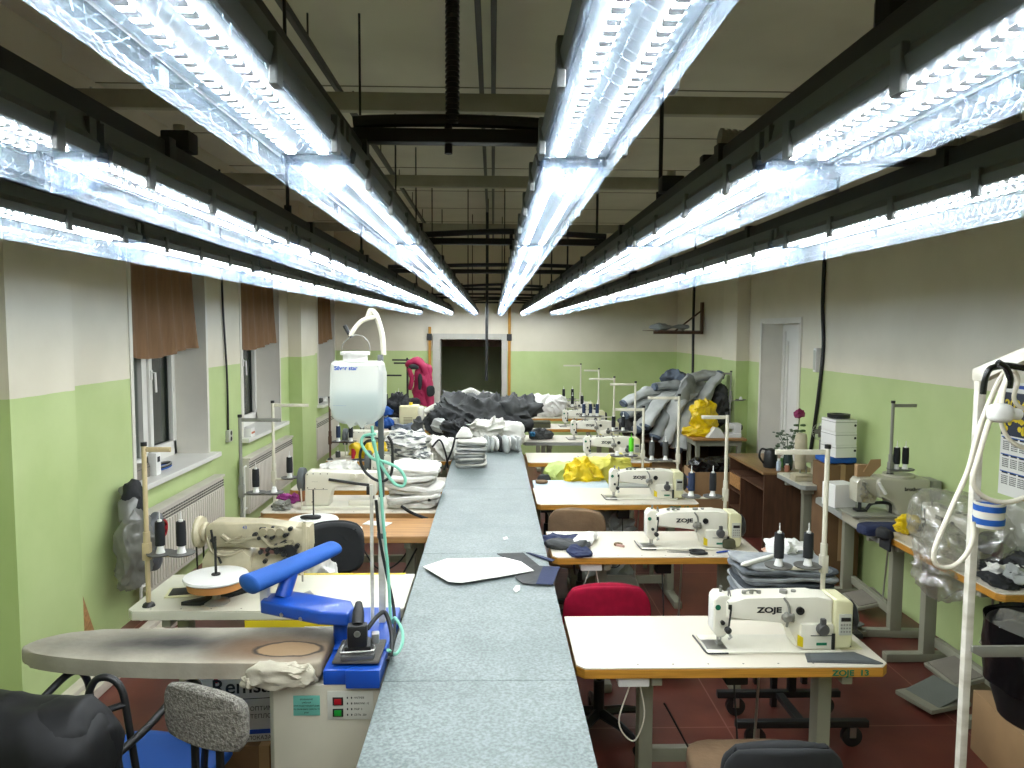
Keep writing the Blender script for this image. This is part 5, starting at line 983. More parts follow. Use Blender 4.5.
# ================================================================ LEFT TABLES
LX = -1.60
t1 = sewing_table('aged white table with the beige cylinder machine by the left wall', (-1.64, 3.27, 0), 0, 1.24, .50, .78, LAMI2, LAMI2, drawer=False, group='tables left of the metal table', legx=(.16, 1.05), pedal=False)
b = MB(); b.prism([(.52, .489), (1.19, .489), (1.19, .505), (.50, .505)], .7806, .783, 'z'); b.box(.53, -.004, .70, 1.18, -.0015, .737); b.build('yellow_tape', YTAPE, t1)
t2 = sewing_table('brown wooden topped desk behind the aged white table on the left', (LX, 4.48, 0), 0, 1.23, .44, .775, WOOD, WOOD, drawer=False, pedal=False, group='tables left of the metal table')
t3 = sewing_table('white topped table carrying the stack of white garments', (LX, 5.05, 0), 0, 1.23, .55, .78, LAMI, WOOD, drawer=False, pedal=False, group='tables left of the metal table')
t4 = sewing_table('cluttered wood edged table beside the middle radiator, left side', (LX, 5.80, 0), 0, 1.23, .50, .775, LAMI, EDGE, drawer=False, pedal=False, group='tables left of the metal table')
t5 = sewing_table('table with the yellow bag between left wall and metal table', (LX, 7.06, 0), 0, 1.20, .55, .78, LAMI, EDGE, drawer=False, pedal=False, group='tables left of the metal table')
t6 = sewing_table('table with dark clutter left of the dark jacket heap', (LX, 8.20, 0), 0, 1.20, .55, .78, LAMI, EDGE, drawer=False, pedal=False, group='tables left of the metal table')
t7 = sewing_table('far left table in front of the pink jacket', (LX, 9.30, 0), 0, 1.20, .55, .78, LAMI, EDGE, drawer=False, pedal=False, group='tables left of the metal table')
office_chair('dark grey chair facing the aged white table on the left', (-.86, 3.98, 0), PI + .25, BLKF, w=.36, h=.30, zc=.80, curve=.03)
# beige cylinder machine
t = thing('cylinder_machine', 'old beige cylinder arm sewing machine with big hand wheel', 'sewing machine', (-1.40, 3.60, .7805))
b = MB(); b.prism([(.0, .0), (.22, .0), (.24, .06), (.235, .17), (.20, .20), (.03, .20), (.005, .15)], -.08, .08, 'y', .012); b.build('column', OLDCREAM, t)
b = MB(); b.prism([(.02, .205), (.34, .205), (.50, .20), (.50, .30), (.30, .325), (.05, .335), (.01, .30)], -.055, .055, 'y', .016, 3); b.build('arm', OLDCREAM, t)
b = MB(); b.tube([(.20, 0, .10), (.47, -.02, .11)], [.06, .05], 20); b.build('cylinder_bed', OLDCREAM, t)
b = MB(); b.prism([(.445, .14), (.505, .14), (.515, .20), (.515, .31), (.445, .31)], -.05, .05, 'y', .01); b.box(.478, -.056, .10, .50, -.048, .33, .003); b.build('head', OLDCREAM, t)
b = MB(); b.lathe([(.02, -.045), (.075, -.042), (.080, -.03), (.075, -.018), (.02, -.014)], (0, 0, .27), 'x', 28); b.lathe([(.045, -.014), (.05, .0), (.045, .01)], (0, 0, .27), 'x', 24); b.build('hand_wheel', OLDCREAM, t)
for y in (-.05, .04): b = MB(); b.tube([(-.03, y, .25), (-.03, y * .8, .0)], .0045, 6); b.build('belt', BLACK, t)
b = MB(); b.box(.0, -.084, .085, .22, -.0805, .105); b.build('black_band', BLACK, t)
b = MB(); b.tube(bez([(.10, -.065, .27), (.16, -.075, .24), (.28, -.07, .265), (.34, -.07, .22), (.44, -.07, .24)], 6), .012, 8); b.tube(bez([(.03, -.06, .26), (.06, -.09, .20), (.12, -.09, .18), (.2, -.07, .2)], 6), .008, 8)
for x in (.30, .34, .38): b.cyl((x, -.055, .29), (x, -.085, .29), .02, n=14)
b.tube([(.12, -.08, .24), (.20, -.08, .27)], .006, 8); b.build('linkage', mat('linkage_beige', '#a29a80', .4, .2), t)
b = MB()
for x, z in ((.06, .25), (.26, .275), (.41, .23), (.46, .22), (.36, .22)): b.cyl((x, -.06, z), (x, -.08, z), .012, n=10)
b.box(.28, -.075, .25, .31, -.055, .31, .004); b.tube([(.40, -.06, .20), (.47, -.06, .17), (.47, -.06, .12)], .007, 8); random.seed(19)
for q in range(16): x, z = random.uniform(.26, .47), random.uniform(.13, .31); b.cyl((x, -.05, z), (x, -random.uniform(.065, .09), z), random.uniform(.006, .015), n=8)
b.prism([(.33, .205), (.44, .15), (.46, .20), (.40, .25)], -.075, -.056, 'y', .003); b.tube([(.05, -.07, .30), (.07, -.09, .22), (.10, -.085, .14)], .006, 6); b.build('dark_fittings', DARK, t)
b = MB(); b.tube([(.465, 0, .15), (.465, 0, .155)], .01, 8); b.tube([(.465, 0, .16), (.465, 0, .02)], .005, 8); b.box(.44, -.02, .165, .49, .02, .172); b.build('needle_bar', STEEL, t)
text('number', '43', .022, BINK, t, (.195, -.0565, .30))
# platter with tape roll
t = thing('tape_platter', 'round white platter over an orange roll in front of the cylinder machine', 'platter', (-1.275, 3.38, .7805)); b = MB(); b.lathe([(.06, 0), (.055, .008), (.02, .02), (.012, .05), (.01, .07)], n=24); b.build('foot', GREYP, t)
b = MB(); b.lathe([(.03, .075), (.125, .075), (.127, .095), (.125, .112), (.03, .112)], n=40); b.build('tape_roll', mat('orange_tape_roll', '#c98a4c', .7, var=.2), t)
b = MB(); b.lathe([(.01, .113), (.140, .113), (.144, .120), (.140, .128), (.01, .130)], n=44); b.build('disc', WHITE, t)
b = MB(); b.cyl((0, 0, .13), (0, 0, .31), .006, n=8); b.cyl((0, 0, .13), (0, 0, .136), .02, n=12); b.build('spindle', DARK, t)
t = thing('tool_tray', 'small dark tray with pale rim on the aged white left table', 'tray', (-1.47, 3.50, .7815), .2); b = MB(); b.box(-.08, -.06, 0, .08, .07, .006, .001); b.build('rim', YELLOWED, t); b = MB(); b.box(-.065, -.045, .006, .065, .055, .008, .001); b.build('pad', DARK, t)
b = MB(); b.prism([(-1.42, 3.335), (-1.33, 3.33), (-1.17, 3.5), (-1.20, 3.52)], .7812, .80, 'z', .002); o = b.build('pedal_lever', BLACK); tag(o, 'black flat lever lying on the aged white left table', 'lever')
b = MB(); b.prism([(-.98, 3.36), (-.86, 3.30), (-.84, 3.45), (-.88, 3.52)], .7812, .785, 'z', .001); o = b.build('metal_plate', GREYP); tag(o, 'grey metal plate lying on the aged white left table', 'plate')
# left thread stands
thread_stand('tan thread stand at the front left corner of the aged white table', (-1.565, 3.335, .7805), 1, .74, .245, ((.155, SPB), (.06, SPB)), m=TANPOLE, arm=.12, sp_label='the tan stand', back=.0)
thread_stand('grey thread stand between the left window and brown desk', (-1.545, 4.54, .7755), 1, .73, .26, ((.20, None), (.09, SPB)), m=GREYP, arm=.25, sp_label='the grey stand by the nearest radiator')
thread_stand('cream thread stand at the left end of the white garment table', (-1.545, 5.22, .7805), 1, .745, .21, ((.11, SPB),), m=POLE, arm=.25, sp_label='the cream stand by the middle window')
thread_stand('dark brown thread stand left of the yellow bag', (-1.565, 7.12, .7805), 1, .60, .18, ((.20, SPB), (.08, SPN)), m=DKWOOD, arm=.0 + .05, sp_label='the dark brown stand')
# middle left machine
def back_machine(label, loc, group=None, cream=CREAM):
    t = thing('sewing_machine', label, 'sewing machine', loc, 0, group)
    b = MB(); b.box(-.02, -.09, 0, .50, .09, .02, .004); b.build('bed_plate', cream, t)
    b = MB(); b.prism([(.0, .021), (.17, .021), (.175, .13), (.20, .165), (.45, .17), (.45, .255), (.02, .268), (.0, .24)], -.06, .06, 'y', .012, 3); b.build('arm', cream, t)
    b = MB(); b.prism([(.445, .09), (.49, .09), (.50, .12), (.495, .255), (.445, .258)], -.045, .045, 'y', .008); b.build('head', cream, t)
    b = MB(); b.lathe([(.02, -.055), (.082, -.05), (.085, -.03), (.08, -.012), (.02, -.01)], (0, 0, .20), 'x', 28); b.build('hand_wheel', mat('wheel_grey', '#565b5c', .5), t)
    b = MB(); b.tube([(-.03, -.06, .20), (-.02, -.06, .0)], .005, 6); b.build('belt', POLE, t)
    b = MB(); b.tube(bez([(.17, -.065, .21), (.28, -.07, .195), (.38, -.07, .18), (.45, -.06, .17)], 6), .010, 8); b.tube([(.47, 0, .10), (.47, 0, .03)], .006, 8); b.box(.43, -.06, .10, .46, -.048, .16, .003); b.build('lever', DARK, t)
    b = MB(); b.cyl((.34, -.06, .235), (.34, -.085, .235), .022, n=14); b.cyl((.40, -.06, .235), (.40, -.085, .235), .024, n=14); b.build('discs', POLE, t)
    b = MB()
    for x, z in ((.02, .245), (.06, .25), (.11, .25), (.16, .25), (.02, .15), (.07, .145), (.13, .145), (.05, .05)): b.lathe([(.004, -.0602), (.004, -.0615), (.001, -.0615)], (x, 0, z), 'y', 8)
    b.box(.02, -.0612, .138, .16, -.0602, .140); b.build('screws', DARK, t)
    b = MB(); b.box(.30, -.05, .021, .48, .05, .06, .006); b.build('feed_block', cream, t)
    text('logo', '———', .014, INK, t, (.05, -.0615, .19))
    return t
bm0 = back_machine('cream sewing machine with grey hand wheel on the white garment table', (-1.315, 5.22, .7805))
t = thing('tape_platter', 'round white platter with black bobbin behind the dark grey chair', 'platter', (-1.125, 4.62, .7765)); b = MB(); b.lathe([(.05, 0), (.045, .008), (.012, .02), (.008, .06)], n=24); b.build('foot', DARK, t)
b = MB(); b.lathe([(.01, .060), (.150, .060), (.154, .066), (.150, .072), (.01, .074)], n=44); b.build('disc', WHITE, t); b = MB(); b.cyl((0, 0, .074), (0, 0, .26), .005, n=8); b.build('spindle', DARK, t)
b = MB(); b.soft((-.02, 0, .085), (.065, .028, .011), amp=.003, sub=3); b.build('black_winding', BLACK, t)
t = thing('small_platter', 'small round white lid on the brown desk', 'lid', (-.90, 4.62, .7765)); b = MB(); b.lathe([(.01, .0), (.075, .0), (.08, .012), (.07, .016), (.01, .016)], n=32); b.build('lid', WHITE, t); b = MB(); b.cyl((0, 0, .016), (0, 0, .03), .012); b.build('knob', WHITE, t)
b = MB(); b.box(-.17, 0, 0, .0, .09, .006, .001); o = b.build('paper', WHITE); o.location = (-.68, 4.7, .777); o.rotation_euler = (0, 0, -.3); tag(o, 'white paper sheet lying on the brown desk', 'paper')
# oil bottle, magenta scrap, small tools on the white table
for x, y, m_, lb, h_ in ((-1.40, 5.40, mat('amber_oil', '#8a5a34', .3), 'amber oil bottle left of the cream machine', .10),):
    t = thing('oil_bottle', lb, 'bottle', (x, y, .781)); b = MB(); b.lathe([(.022, 0), (.025, .01), (.025, h_ * .7), (.01, h_)], n=16); b.build('body', m_, t); b = MB(); b.lathe([(.010, h_), (.004, h_ + .04)], n=12); b.build('nozzle', WHITE, t)
b = MB(); b.soft((-1.48, 5.34, .815), (.06, .04, .03), amp=.05, freq=24, seed=3, ridge=True, floor=.782); o = b.build('magenta_scrap', mat('magenta_cloth', '#a03a8c', .8)); tag(o, 'magenta thread scraps left of the cream machine', 'scraps')
b = MB(); b.soft((-1.47, 5.16, .80), (.06, .04, .02), amp=.05, freq=30, seed=4, ridge=True, floor=.782); o = b.build('bobbin_heap', GREYP); tag(o, 'small heap of metal bobbins at the left table edge', 'bobbins')
# ================================================================ WINDOW SILL THINGS, BAGS ON THE WALL
sz = SILL + .0055
t = thing('grey_box', 'flat grey box lying on the nearest window sill', 'box', (XL - .10, 5.42, sz)); b = MB(); b.box(-.07, -.1, 0, .07, .12, .10, .004); b.build('body', mat('brown_grey', '#7b746a', .6), t); b = MB(); b.box(-.072, -.102, .075, .072, .122, .08); b.build('lid_edge', DARK, t)
t = thing('white_case', 'small white plastic case on the nearest window sill', 'case', (XL - .02, 5.60, sz)); b = MB(); b.box(-.03, -.04, 0, .03, .04, .17, .006); b.build('body', WHITE, t); b = MB(); b.box(.0301, -.02, .10, .0315, .02, .14); b.build('label', INK, t)
for k in range(3): cable('cable_coil', [(XL - .08 + .05 * math.cos(a_ * PI / 6), 5.85 + .13 * math.sin(a_ * PI / 6), sz + .010 + .012 * k) for a_ in range(13)], .006, (BLUEF, INK, GREYP)[k], '%s cable coil on the nearest window sill' % ('blue', 'black', 'grey')[k], 'cable', 8, 'coiled cables on the sill', 2)
for k, (i, y, m_) in enumerate(((1, 7.75, GREYF), (2, 11.1, DARK), (2, 11.35, WHITE))):
    b = MB(); b.soft((XL - .08, y, sz + .03), (.07, .12, .03), amp=.04, freq=14, seed=k + 50, ridge=True, floor=sz); o = b.build('sill_clutter', m_); tag(o, ('grey rag on the middle window sill', 'dark packet on the farthest window sill', 'white packet on the farthest window sill')[k], 'packet')
t = thing('white_box', 'small white printed box behind the middle window stand', 'box', (XL + .03, 7.62, sz)); b = MB(); b.box(-.04, -.06, 0, .04, .06, .09, .003); b.build('body', WHITE, t); b = MB(); b.box(.0401, -.05, .03, .0415, .05, .05); b.build('print', mat('orange_ink', '#c06a3a', .6), t)
p = at(143, 515, 4.85)
b = MB(); b.soft((XL + .10, 5.0, .86), (.05, .12, .16), p=2.5, amp=.03, freq=8, seed=60, ridge=True); o = b.build('black_hat', BLKF); tag(o, 'black cap hanging on the left wall below the sill corner', 'cap')
b = MB(); b.soft((XL + .14, 4.90, .56), (.08, .17, .26), p=2.6, amp=.06, freq=6, seed=61, ridge=True, sub=5); b.tube(bez([(XL + .14, 4.84, .78), (XL + .10, 4.92, .92), (XL + .05, 4.96, .98)], 5), [.05] * 5 + [.03] * 5 + [.02], 8, amp=.3, flat=.4)
o = b.build('carrier_bag', clear_mat('grey_carrier', .35, '#dcdcd6', .10, .3, '#a2a29b', bump=.6, bscale=14)); tag(o, 'translucent grey plastic bag hanging on the left wall', 'bag')
b = MB(); b.soft((XL + .2, 5.10, .58), (.05, .09, .20), p=3, amp=.04, freq=6, seed=62, ridge=True, sub=4); o = b.build('carrier_bag', mat('grey_print_bag', '#5d6063', .4, var=.2)); tag(o, 'grey bag with red round print hanging by the nearest radiator', 'bag')
b = MB(); b.lathe([(.045, .0), (.062, .0), (.062, .004), (.045, .004), (.045, .0)], (0, 0, 0), 'x', 24); b.box(0, -.02, -.012, .004, .045, .012); b.build('red_print', REDB, o).location = (XL + .255, 5.10, .66)
# ================================================================ FABRICS ON AND BESIDE THE METAL TABLE
stack('white_garment', 9, -.565, 5.27, .781, .37, .30, .033, [WHITEF, mat('white_fabric_grey', '#c6c5bf', .85, var=.15, bump=.3, bscale=40)], 'puffy white folded garment on the white left table', 'garment', 'white folded garments', seed=11, amp=.03, wave=.03, jit=.02)
stack('folded_fabric', 14, -.19, 6.42, .861, .26, .30, .0162, [SILV, OFFW, mat('striped_grey', '#8b8f8e', .85, var=.3, bump=.3)], 'pale grey fabric stacked on the metal table', 'fabric', 'stacked fabric panels on the metal table', seed=17, wave=.012)
b = MB(); b.prism([(-.09, 0), (.07, 0), (.03, .07), (-.03, .085)], -.1, .08, 'y', .02, 3); o = b.build('white_cloth', WHITEF); o.location = (-.24, 6.52, 1.095); tag(o, 'pointed white cloth on top of the stacked grey panels', 'cloth')
def heap(nm, px, py, Y, h, m_, lb, cat='garment', seed=1, amp=.06, freq=7, p=2.6, rz=0, floor=.862, ridge=True, g=None, sub=5):
    c = at(px, py, Y); b = MB(); b.soft(c, h, p=p, amp=amp, freq=freq, seed=seed, ridge=ridge, sub=sub, rz=rz, floor=floor); o = b.build(nm, m_, None, 70); tag(o, lb, cat, g); return o
STR = mat('striped_garment', '#c3c3bd', .85, hex2='#4e5356', scale=7, cut=(.42, .5), bump=.35, stretch=(1.5, 1.5, 7))
heap('white_bundle', 443, 450, 6.75, (.13, .16, .13), OFFW, 'crumpled off-white bundle with black straps on the metal table', 'bundle', 2, .07, 9)
for k, px in enumerate(([(432, 447), (440, 440), (446, 455), (448, 468)], [(455, 438), (452, 450), (447, 462), (444, 470)])):
    cable('black_strap', [at(x, y, 6.56) for x, y in px], .009, BLKF, 'black strap crossing the off-white bundle, %s one' % ('left', 'right')[k], 'strap', 6, 'black straps', 6)
heap('striped_garment', 408, 444, 6.02, (.155, .18, .11), STR, 'grey and white striped garments heaped above the white garment stack', 'garment', 3, .07, 8, floor=.777)
heap('striped_garment', 415, 459, 5.95, (.13, .14, .085), STR, 'dark striped garment at the metal table edge above the white stack', 'garment', 4, .06, 9, floor=.777)
heap('dark_scrap', 432, 466, 6.15, (.07, .06, .035), BLKF, 'small dark scraps at the left edge of the metal table', 'scraps', 5, .05, 14, floor=.777)
# cream folded bundle on edge
for k in range(9):
    x = 482 + k * 4.4; c = at(x, 441, 7.15); b = MB(); b.soft((c.x, 7.15 + .03 * math.sin(k * 2.1), .935), (.014, .11, .074 + .01 * math.sin(k * 1.7)), p=3.4, amp=.02, freq=9, seed=k + 70, sub=3, rz=.25 + .07 * math.sin(k * 3)); o = b.build('folded_fabric', DGREY if k == 4 else (SILV if k % 3 else WHITEF))
    tag(o, '%s folded fabric on edge at the metal table end, %s from the left' % ('dark' if k == 4 else 'pale', LAY[k].replace('bottom', 'first')), 'fabric piece', 'folded pieces on edge')
heap('white_roll', 487, 430, 7.45, (.16, .13, .12), OFFW, 'crumpled off-white cloth behind the folded pieces', 'cloth', 6, .08, 9)
b = MB(); b.soft((.16, 7.62, .96), (.16, .14, .13), p=4.5, amp=.035, freq=6, seed=71, sub=5, ridge=True, floor=.862); o = b.build('white_batting', WHITEF); tag(o, 'thick white batting roll on the far right edge of the metal table', 'batting')
heap('dark_jacket', 470, 418, 8.25, (.44, .34, .26), DGREY, 'big dark grey quilted jacket heaped on the far end of the metal table', 'jacket', 8, .12, 6, p=2.3)
heap('dark_jacket', 508, 411, 8.3, (.36, .20, .16), DGREY, 'dark grey quilted sleeves spilling right from the jacket heap', 'jacket', 19, .13, 6, p=2.2, rz=-.35)
heap('dark_jacket', 500, 425, 8.05, (.38, .18, .10), BLKF, 'black quilted garment under the big dark grey jacket', 'jacket', 10, .06, 6, p=2.4)
for k, px in enumerate(([(425, 412), (445, 402), (462, 394), (472, 391), (482, 396), (492, 396)], [(470, 395), (480, 397), (490, 395), (496, 399)])):
    b = MB(); pts = bez([at(x, y, 8.55) for x, y in px], 6); b.tube(pts, [.045 if i < len(pts) - 3 else .03 for i in range(len(pts))], 14, amp=.2, freq=14, flat=.8, seed=k); o = b.build('white_lining', OFFW); tag(o, 'off-white lining strip along the top of the jacket heap, %s one' % ('long', 'short')[k], 'lining')
heap('black_jacket', 442, 422, 7.75, (.17, .16, .13), BLKF, 'black jacket with pale panels at the left of the jacket heap', 'jacket', 12, .08, 8)
heap('grey_cloth', 439, 426, 7.58, (.085, .05, .07), SILV, 'pale grey cloth in front of the black jacket', 'cloth', 13, .03, 8, rz=-.4)
heap('black_jacket', 455, 428, 7.5, (.12, .10, .09), BLKF, 'small black garment right of the pale grey cloth', 'garment', 14, .07, 9)
heap('grey_sleeve', 418, 436, 7.5, (.06, .05, .20), DGREY, 'dark grey sleeve standing left of the black jacket', 'garment', 15, .04, 9, floor=.785)
# left clutter
heap('yellow_bag', 372, 452, 7.3, (.20, .14, .12), YEL, 'large bright yellow bag on the left table by the tank post', 'bag', 21, .07, 7, floor=.783)
heap('yellow_bag', 393, 447, 7.35, (.11, .12, .12), YEL, 'right hand yellow bag bulging behind the black hose loop', 'bag', 22, .06, 8, floor=.783)
heap('navy_cloth', 362, 463, 7.12, (.08, .05, .035), NAVY, 'small navy cloth in front of the large yellow bag', 'cloth', 23, .04, 12, floor=.783)
heap('grey_cloth', 340, 470, 6.0, (.16, .12, .06), OFFW, 'off-white cloths behind the cream machine on the left', 'cloth', 24, .05, 10, floor=.777)
heap('black_garment', 398, 412, 8.5, (.12, .12, .22), BLKF, 'black garments hanging left of the beige box machine', 'garment', 25, .08, 8, floor=.783)
heap('blue_bundle', 385, 411, 8.4, (.10, .08, .05), DBLUE, 'upper blue fabric bundle right of the water tank', 'bundle', 26, .03, 8, floor=.9)
heap('blue_bundle', 385, 423, 8.35, (.11, .08, .055), DBLUE, 'lower blue fabric bundle right of the water tank', 'bundle', 27, .03, 8, floor=.783)
heap('grey_garment', 404, 430, 8.25, (.12, .1, .07), mat('blue_grey_cloth', '#7c8796', .85, var=.3, bump=.3), 'blue grey cloths left of the beige box machine foot', 'cloth', 28, .06, 10, floor=.783)
t = thing('box_machine', 'beige overlock machine standing beside the black garments', 'sewing machine', (-.95, 8.42, .781)); b = MB(); b.box(-.10, -.12, 0, .11, .12, .40, .02, 3); b.build('body', mat('box_beige', '#cfc9a4', .45, var=.05), t)
b = MB(); [b.box(-.05, -.1225, .20 + k * .016, .05, -.1202, .208 + k * .016) for k in range(5)]; b.build('vent', mat('vent_brown', '#8a8267', .6), t); b = MB(); b.box(.11, -.08, .10, .16, .08, .38, .01); b.build('side_cover', CREAM, t); b = MB(); b.cyl((.02, 0, .40), (.02, 0, .43), .02); b.build('cap', YTAPE, t)
G2 = 'distant machines on the left tables'
for k, (x, y, lb) in enumerate(((-1.42, 7.30, 'distant cream machine left of the large yellow bag'), (-1.45, 8.42, 'distant cream machine behind the water tank'), (-1.35, 9.5, 'distant cream machine under the far left thread stands'), (-.98, 6.0, 'cream machine half hidden behind the tank post'))): dup(bm0, (x, y, .7805 if k < 3 else .7755), label=lb)
thread_stand('distant thread stand with black arm left of the pink jacket', (-1.10, 9.62, .7805), -1, .84, .30, ((.12, SPB),), m=DARK, arm=.18, sp_label='the distant black stand')
thread_stand('distant thread stand right of the water tank', (-1.48, 9.62, .7805), 1, .68, .27, ((.10, SPB), (.22, SPB)), m=DARK, arm=.30, sp_label='the distant stand by the tank')
# dark bobbins and tools scattered on far tables
random.seed(31)
for k in range(14):
    px = 338 + k * 5.5; Y = 7.25 + .3 * (k % 3) if k % 2 else 8.35; c = at(px, 440, Y); h_ = random.uniform(.05, .12)
    if c.x > -.5: continue
    if Y < 8: Y = 7.2 + .06 * (k % 3)
    else: Y = 8.3 + .05 * (k % 3)
    spool('thread_spool', (SPB, SPGY, SPN, mat('red_thread', '#b0182a', .7))[k % 4], 'distant %s spool on the left tables, %s of its line' % (('dark', 'grey', 'navy', 'red')[k % 4], LAY[k % 14].replace('bottom', 'first')), (max(c.x, LX + .08), Y, .7815), 'scattered spools on the left tables', h_, .024)
b = MB(); b.box(-1.50, 9.35, .781, -1.15, 9.45, .86, .004); o = b.build('pink_box', mat('pale_pink', '#c79ab4', .7)); tag(o, 'pale pink box on the far left table', 'box')
# pink jacket
c = at(418, 385, 9.62)
b = MB(); b.tube(bez([at(406, 366, 9.6), at(416, 362, 9.6), at(424, 370, 9.6), at(429, 388, 9.6), at(430, 408, 9.6)], 6), [.05, .07, .09, .10, .10, .10, .105, .11, .11, .105] + [.10] * 15, 16, amp=.25, freq=9, flat=.6); b.soft(at(423, 384, 9.58), (.125, .06, .27), p=2.6, amp=.06, freq=6, seed=91, ridge=True)
b.tube(bez([at(409, 368, 9.52), at(412, 378, 9.52), at(410, 390, 9.52)], 6), [.06] * 6 + [.045] * 6 + [.03], 12, amp=.2, freq=9, flat=.6); o = b.build('pink_jacket', PINK, None, 80); tag(o, 'pink and black jacket hanging left of the dark doorway', 'jacket')
b = MB(); b.soft(at(431, 391, 9.5), (.055, .03, .075), p=3, amp=.01, seed=3, sub=3); b.soft(at(420, 382, 9.5), (.03, .03, .10), p=2.5, amp=.02, seed=4, sub=3); b.soft(at(414, 367, 9.5), (.06, .03, .03), p=2.5, amp=.02, seed=5, sub=3); b.build('black_panel', BLKF, o)
b = MB(); b.soft(at(413, 402, 9.4), (.09, .08, .05), amp=.03, freq=10, seed=6); o = b.build('black_cloth', BLKF); tag(o, 'small black cloth below the pink jacket', 'cloth')
t = thing('coat_stand', 'thin dark pole stand carrying the pink jacket', 'stand', (-1.14, 9.66 + .25, 0)); b = MB(); b.cyl((0, 0, .02), (0, 0, 1.66), .012); b.build('pole', DARK, t); b = MB(); b.box(-.2, -.01, 1.62, .12, .01, 1.64); b.build('arm', DARK, t); b = MB(); b.lathe([(.18, 0), (.17, .02), (.02, .03)]); b.build('base', DARK, t)
# right far heaps
heap('white_bundle', 543, 407, 10.75, (.30, .16, .17), WHITEF, 'white cloth bundle on the farthest right table by the doorway', 'bundle', 41, .05, 7, floor=.783, p=3)
heap('white_bundle', 558, 405, 10.7, (.12, .14, .15), WHITEF, 'second white cloth bundle beside the farthest machine', 'bundle', 42, .05, 7, floor=.783)
t = thing('olive_box', 'small dark olive box on the sixth right table', 'box', (.62, 9.52, .7805)); b = MB(); b.box(-.13, -.08, 0, .13, .08, .085, .01); b.build('body', OLIVE, t); b = MB(); b.box(-.132, -.082, .06, .132, .082, .065); b.build('lid_line', DARK, t)
heap('dark_bundle', 540, 435, 8.55, (.14, .12, .07), DGREY, 'dark grey bundle with blue lining on the fifth right table', 'bundle', 43, .04, 9, floor=.783)
heap('blue_lining', 532, 434, 8.42, (.04, .04, .035), mat('cyan_cloth', '#1d6d9c', .8), 'small bright blue cloth left of the dark grey bundle', 'cloth', 44, .03, 12, floor=.783)
# cut pieces near
def flat_piece(nm, px, z, m_, lb, g='cut fabric pieces', th=.003, cat='fabric piece', wob=.004):
    pts = []
    for x, y in px:
        d = fw * F + rr * (x - 512) + uu * (384 - y); t_ = (z - CAMH) / d.z; pts.append((d.x * t_, d.y * t_))
    b = MB(); b.prism(pts, z, z + th, 'z'); o = b.build(nm, m_, None, 0); return tag(o, lb, cat, g)
ZT = .8605
flat_piece('dark_piece', [(497, 554), (523, 553), (543, 569), (552, 571), (530, 575), (512, 562)], ZT, DGREY, 'dark grey cut piece on the metal table behind the white sheet')
flat_piece('dark_piece', [(520, 572), (536, 566), (557, 567), (550, 586), (523, 584), (515, 578)], ZT + .0035, DGREY, 'dark grey cut piece nearest to the red chair')
flat_piece('navy_piece', [(543, 567), (560, 567), (553, 585), (536, 584)], ZT + .007, NAVY, 'navy cut piece on the right edge of the metal table')
flat_piece('navy_strip', [(526, 553), (530, 553), (555, 560), (552, 562)], ZT + .004, NAVY, 'thin navy strip across the metal table edge')
flat_piece('white_sheet', [(423, 567), (447, 559), (505, 558), (521, 562), (534, 571), (500, 577), (462, 583), (448, 582)], ZT + .011, WHITEF, 'large white cut sheet lying across the metal table')
flat_piece('white_tag', [(513, 590), (516, 586), (520, 586), (520, 590), (516, 593)], ZT, WHITE, 'small white tag with string on the metal table', cat='tag')
flat_piece('white_speck', [(503, 538), (507, 537), (508, 539), (504, 540)], ZT, WHITE, 'tiny white scrap on the metal table behind the cut pieces', cat='scrap')
cable('black_tool', [at(429, 500, 5.1), at(440, 500, 5.45), at(448, 502, 5.4)], .010, BLACK, 'black handled tool sticking over the metal table edge', 'tool')
cable('black_strap', [at(401, 506, 4.98), at(412, 513, 4.97), at(428, 519, 4.96)], .011, BLKF, 'black strap hanging over the edge below the white garments', 'strap', 6, None)
# R2 table things
def soft_piece(nm, px, Y, z, h, m_, lb, rz=0, seed=1, amp=.03, freq=9):
    c = at(px, 500, Y); b = MB(); b.soft((c.x, Y, z), h, p=3, amp=amp, freq=freq, seed=seed, rz=rz, floor=.7815, ridge=True, sub=5); o = b.build(nm, m_, None, 70); return tag(o, lb, 'garment part', 'garment parts on the second table')
soft_piece('navy_garment', 562, 4.36, .79, (.14, .10, .014), NAVY, 'navy garment part on the second right table', .2, 3)
soft_piece('dark_garment', 568, 4.24, .80, (.13, .075, .018), DGREY, 'dark grey garment part on the second right table', -.2, 4)
soft_piece('white_garment', 586, 4.32, .805, (.055, .12, .018), WHITEF, 'white strip across the dark garment part', -.5, 5)
soft_piece('navy_garment', 580, 4.10, .79, (.06, .085, .016), NAVY, 'navy corner hanging at the edge of the second right table', .3, 6)
t = thing('tape_measure', 'small brown tape holder on the second right table', 'tape', (.745, 4.27, .7805), -.7); b = MB(); b.lathe([(.012, 0), (.026, 0), (.026, .01), (.012, .01), (.012, 0)], n=20); b.build('ring', TAUPE, t); b = MB(); b.box(.0, -.026, 0, .05, -.012, .012, .002); b.build('end', mat('pinkish', '#b08a80', .6), t)
t = thing('scissors', 'black handled scissors lying before the second machine', 'scissors', (1.13, 4.11, .7815), -.12)
b = MB(); b.prism([(-.13, .0), (-.02, -.008), (.0, .0), (-.02, .008)], 0, .004, 'z'); b.prism([(-.12, .012), (-.02, .004), (.0, .004), (-.01, .014)], .0045, .008, 'z'); b.build('blades', STEEL, t)
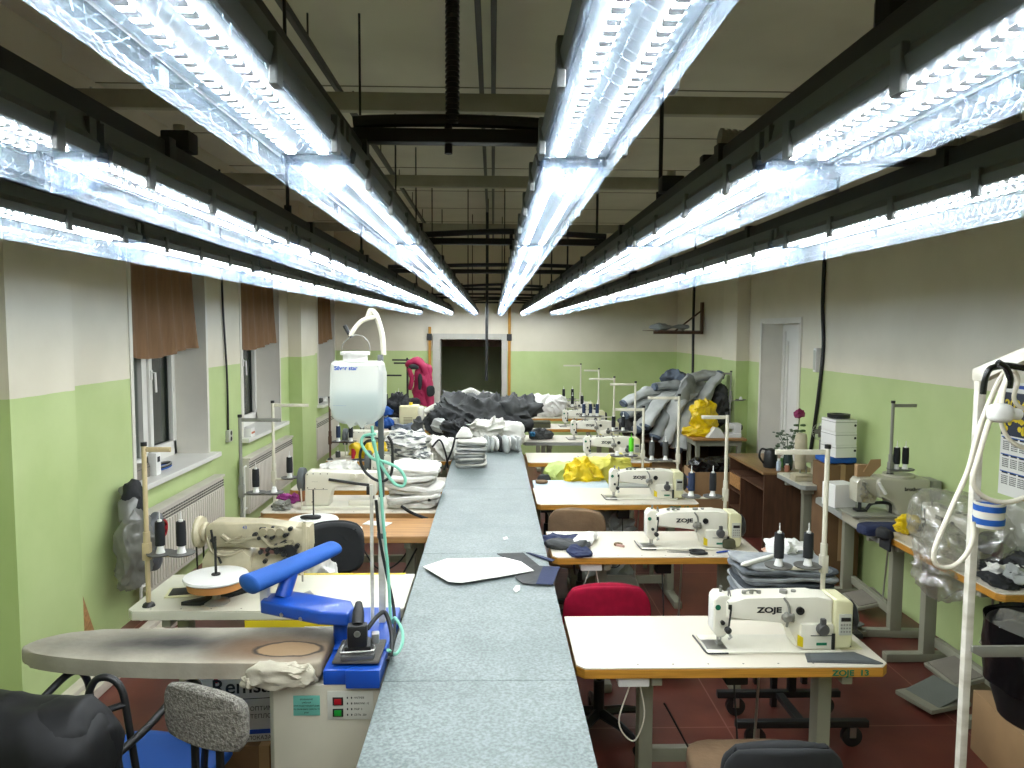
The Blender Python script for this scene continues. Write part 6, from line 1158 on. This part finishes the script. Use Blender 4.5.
b = MB(); b.tube([(.04 + .04 * math.cos(q * PI / 8), .018 + .02 * math.sin(q * PI / 8), .008) for q in range(17)], .007, 8); b.tube([(.045 + .045 * math.cos(q * PI / 8), -.02 + .018 * math.sin(q * PI / 8), .008) for q in range(17)], .007, 8); b.build('handles', BLACK, t)
b = MB(); b.cyl((1.28, 4.10, .787), (1.36, 4.13, .787), .005, n=8); o = b.build('pen', BINK); tag(o, 'blue pen lying right of the black scissors', 'pen')
b = MB(); b.soft((1.38, 4.2, .81), (.035, .035, .03), amp=.02, seed=5); b.tube([(1.38, 4.2, .83), (1.38, 4.2, .87)], .012, 8); o = b.build('pin_cushion', OLIVE); tag(o, 'small dark olive bottle at the right end of the second table', 'bottle')
# under-table boxes and goods on the right
for x, y, w_, d_, h_, m_, lb in ((.75, 5.75, .5, .3, .3, GREYF, 'pale grey garments heaped under the third right table'),):
    b = MB(); b.soft((x + .1, y, .35), (w_ / 2, d_ / 2, .33), amp=.1, freq=7, seed=80, ridge=True, sub=5, floor=0.002); o = b.build('garment_heap', m_); tag(o, lb, 'garments')
b = MB(); b.box(.72, 7.3, 0, 1.15, 7.6, .35, .004); o = b.build('box_crate', CARDD); tag(o, 'dark brown carton under the fourth right table', 'box')

heap('white_bag', 322, 577, 3.93, (.07, .06, .12), WHITE, 'crumpled white bag on the seat of the dark grey left chair', 'bag', 51, .04, 10, floor=.508)
heap('black_garment', 296, 588, 3.98, (.10, .12, .11), BLKF, 'black garment bundle on the seat of the dark grey left chair', 'garment', 52, .05, 8, floor=.508)
for k, (x, y, nm) in enumerate(((-.95, 3.42, 'aged white left table'), (-.98, 4.6, 'brown left desk'), (-1.0, 5.2, 'white garment table'))):
    t = thing('clutch_motor', 'black clutch motor hanging under the %s' % nm, 'motor', (x, y, .50), 0, 'motors under the left tables')
    b = MB(); b.lathe([(.03, -.10), (.085, -.09), (.09, .05), (.06, .09), (.02, .10)], (0, .06, .06), 'x', 22); b.build('body', DARK, t)
    b = MB(); b.box(-.05, .04, .14, .05, .08, .235 if k != 1 else .23, .004); b.build('bracket', BLACK, t)
    b = MB(); b.tube(bez([(.06, .02, .0), (.2, -.05, -.15), (.35, .0, -.1), (.5, .05, .15)], 6), .006, 6); b.build('cable', DARK, t)
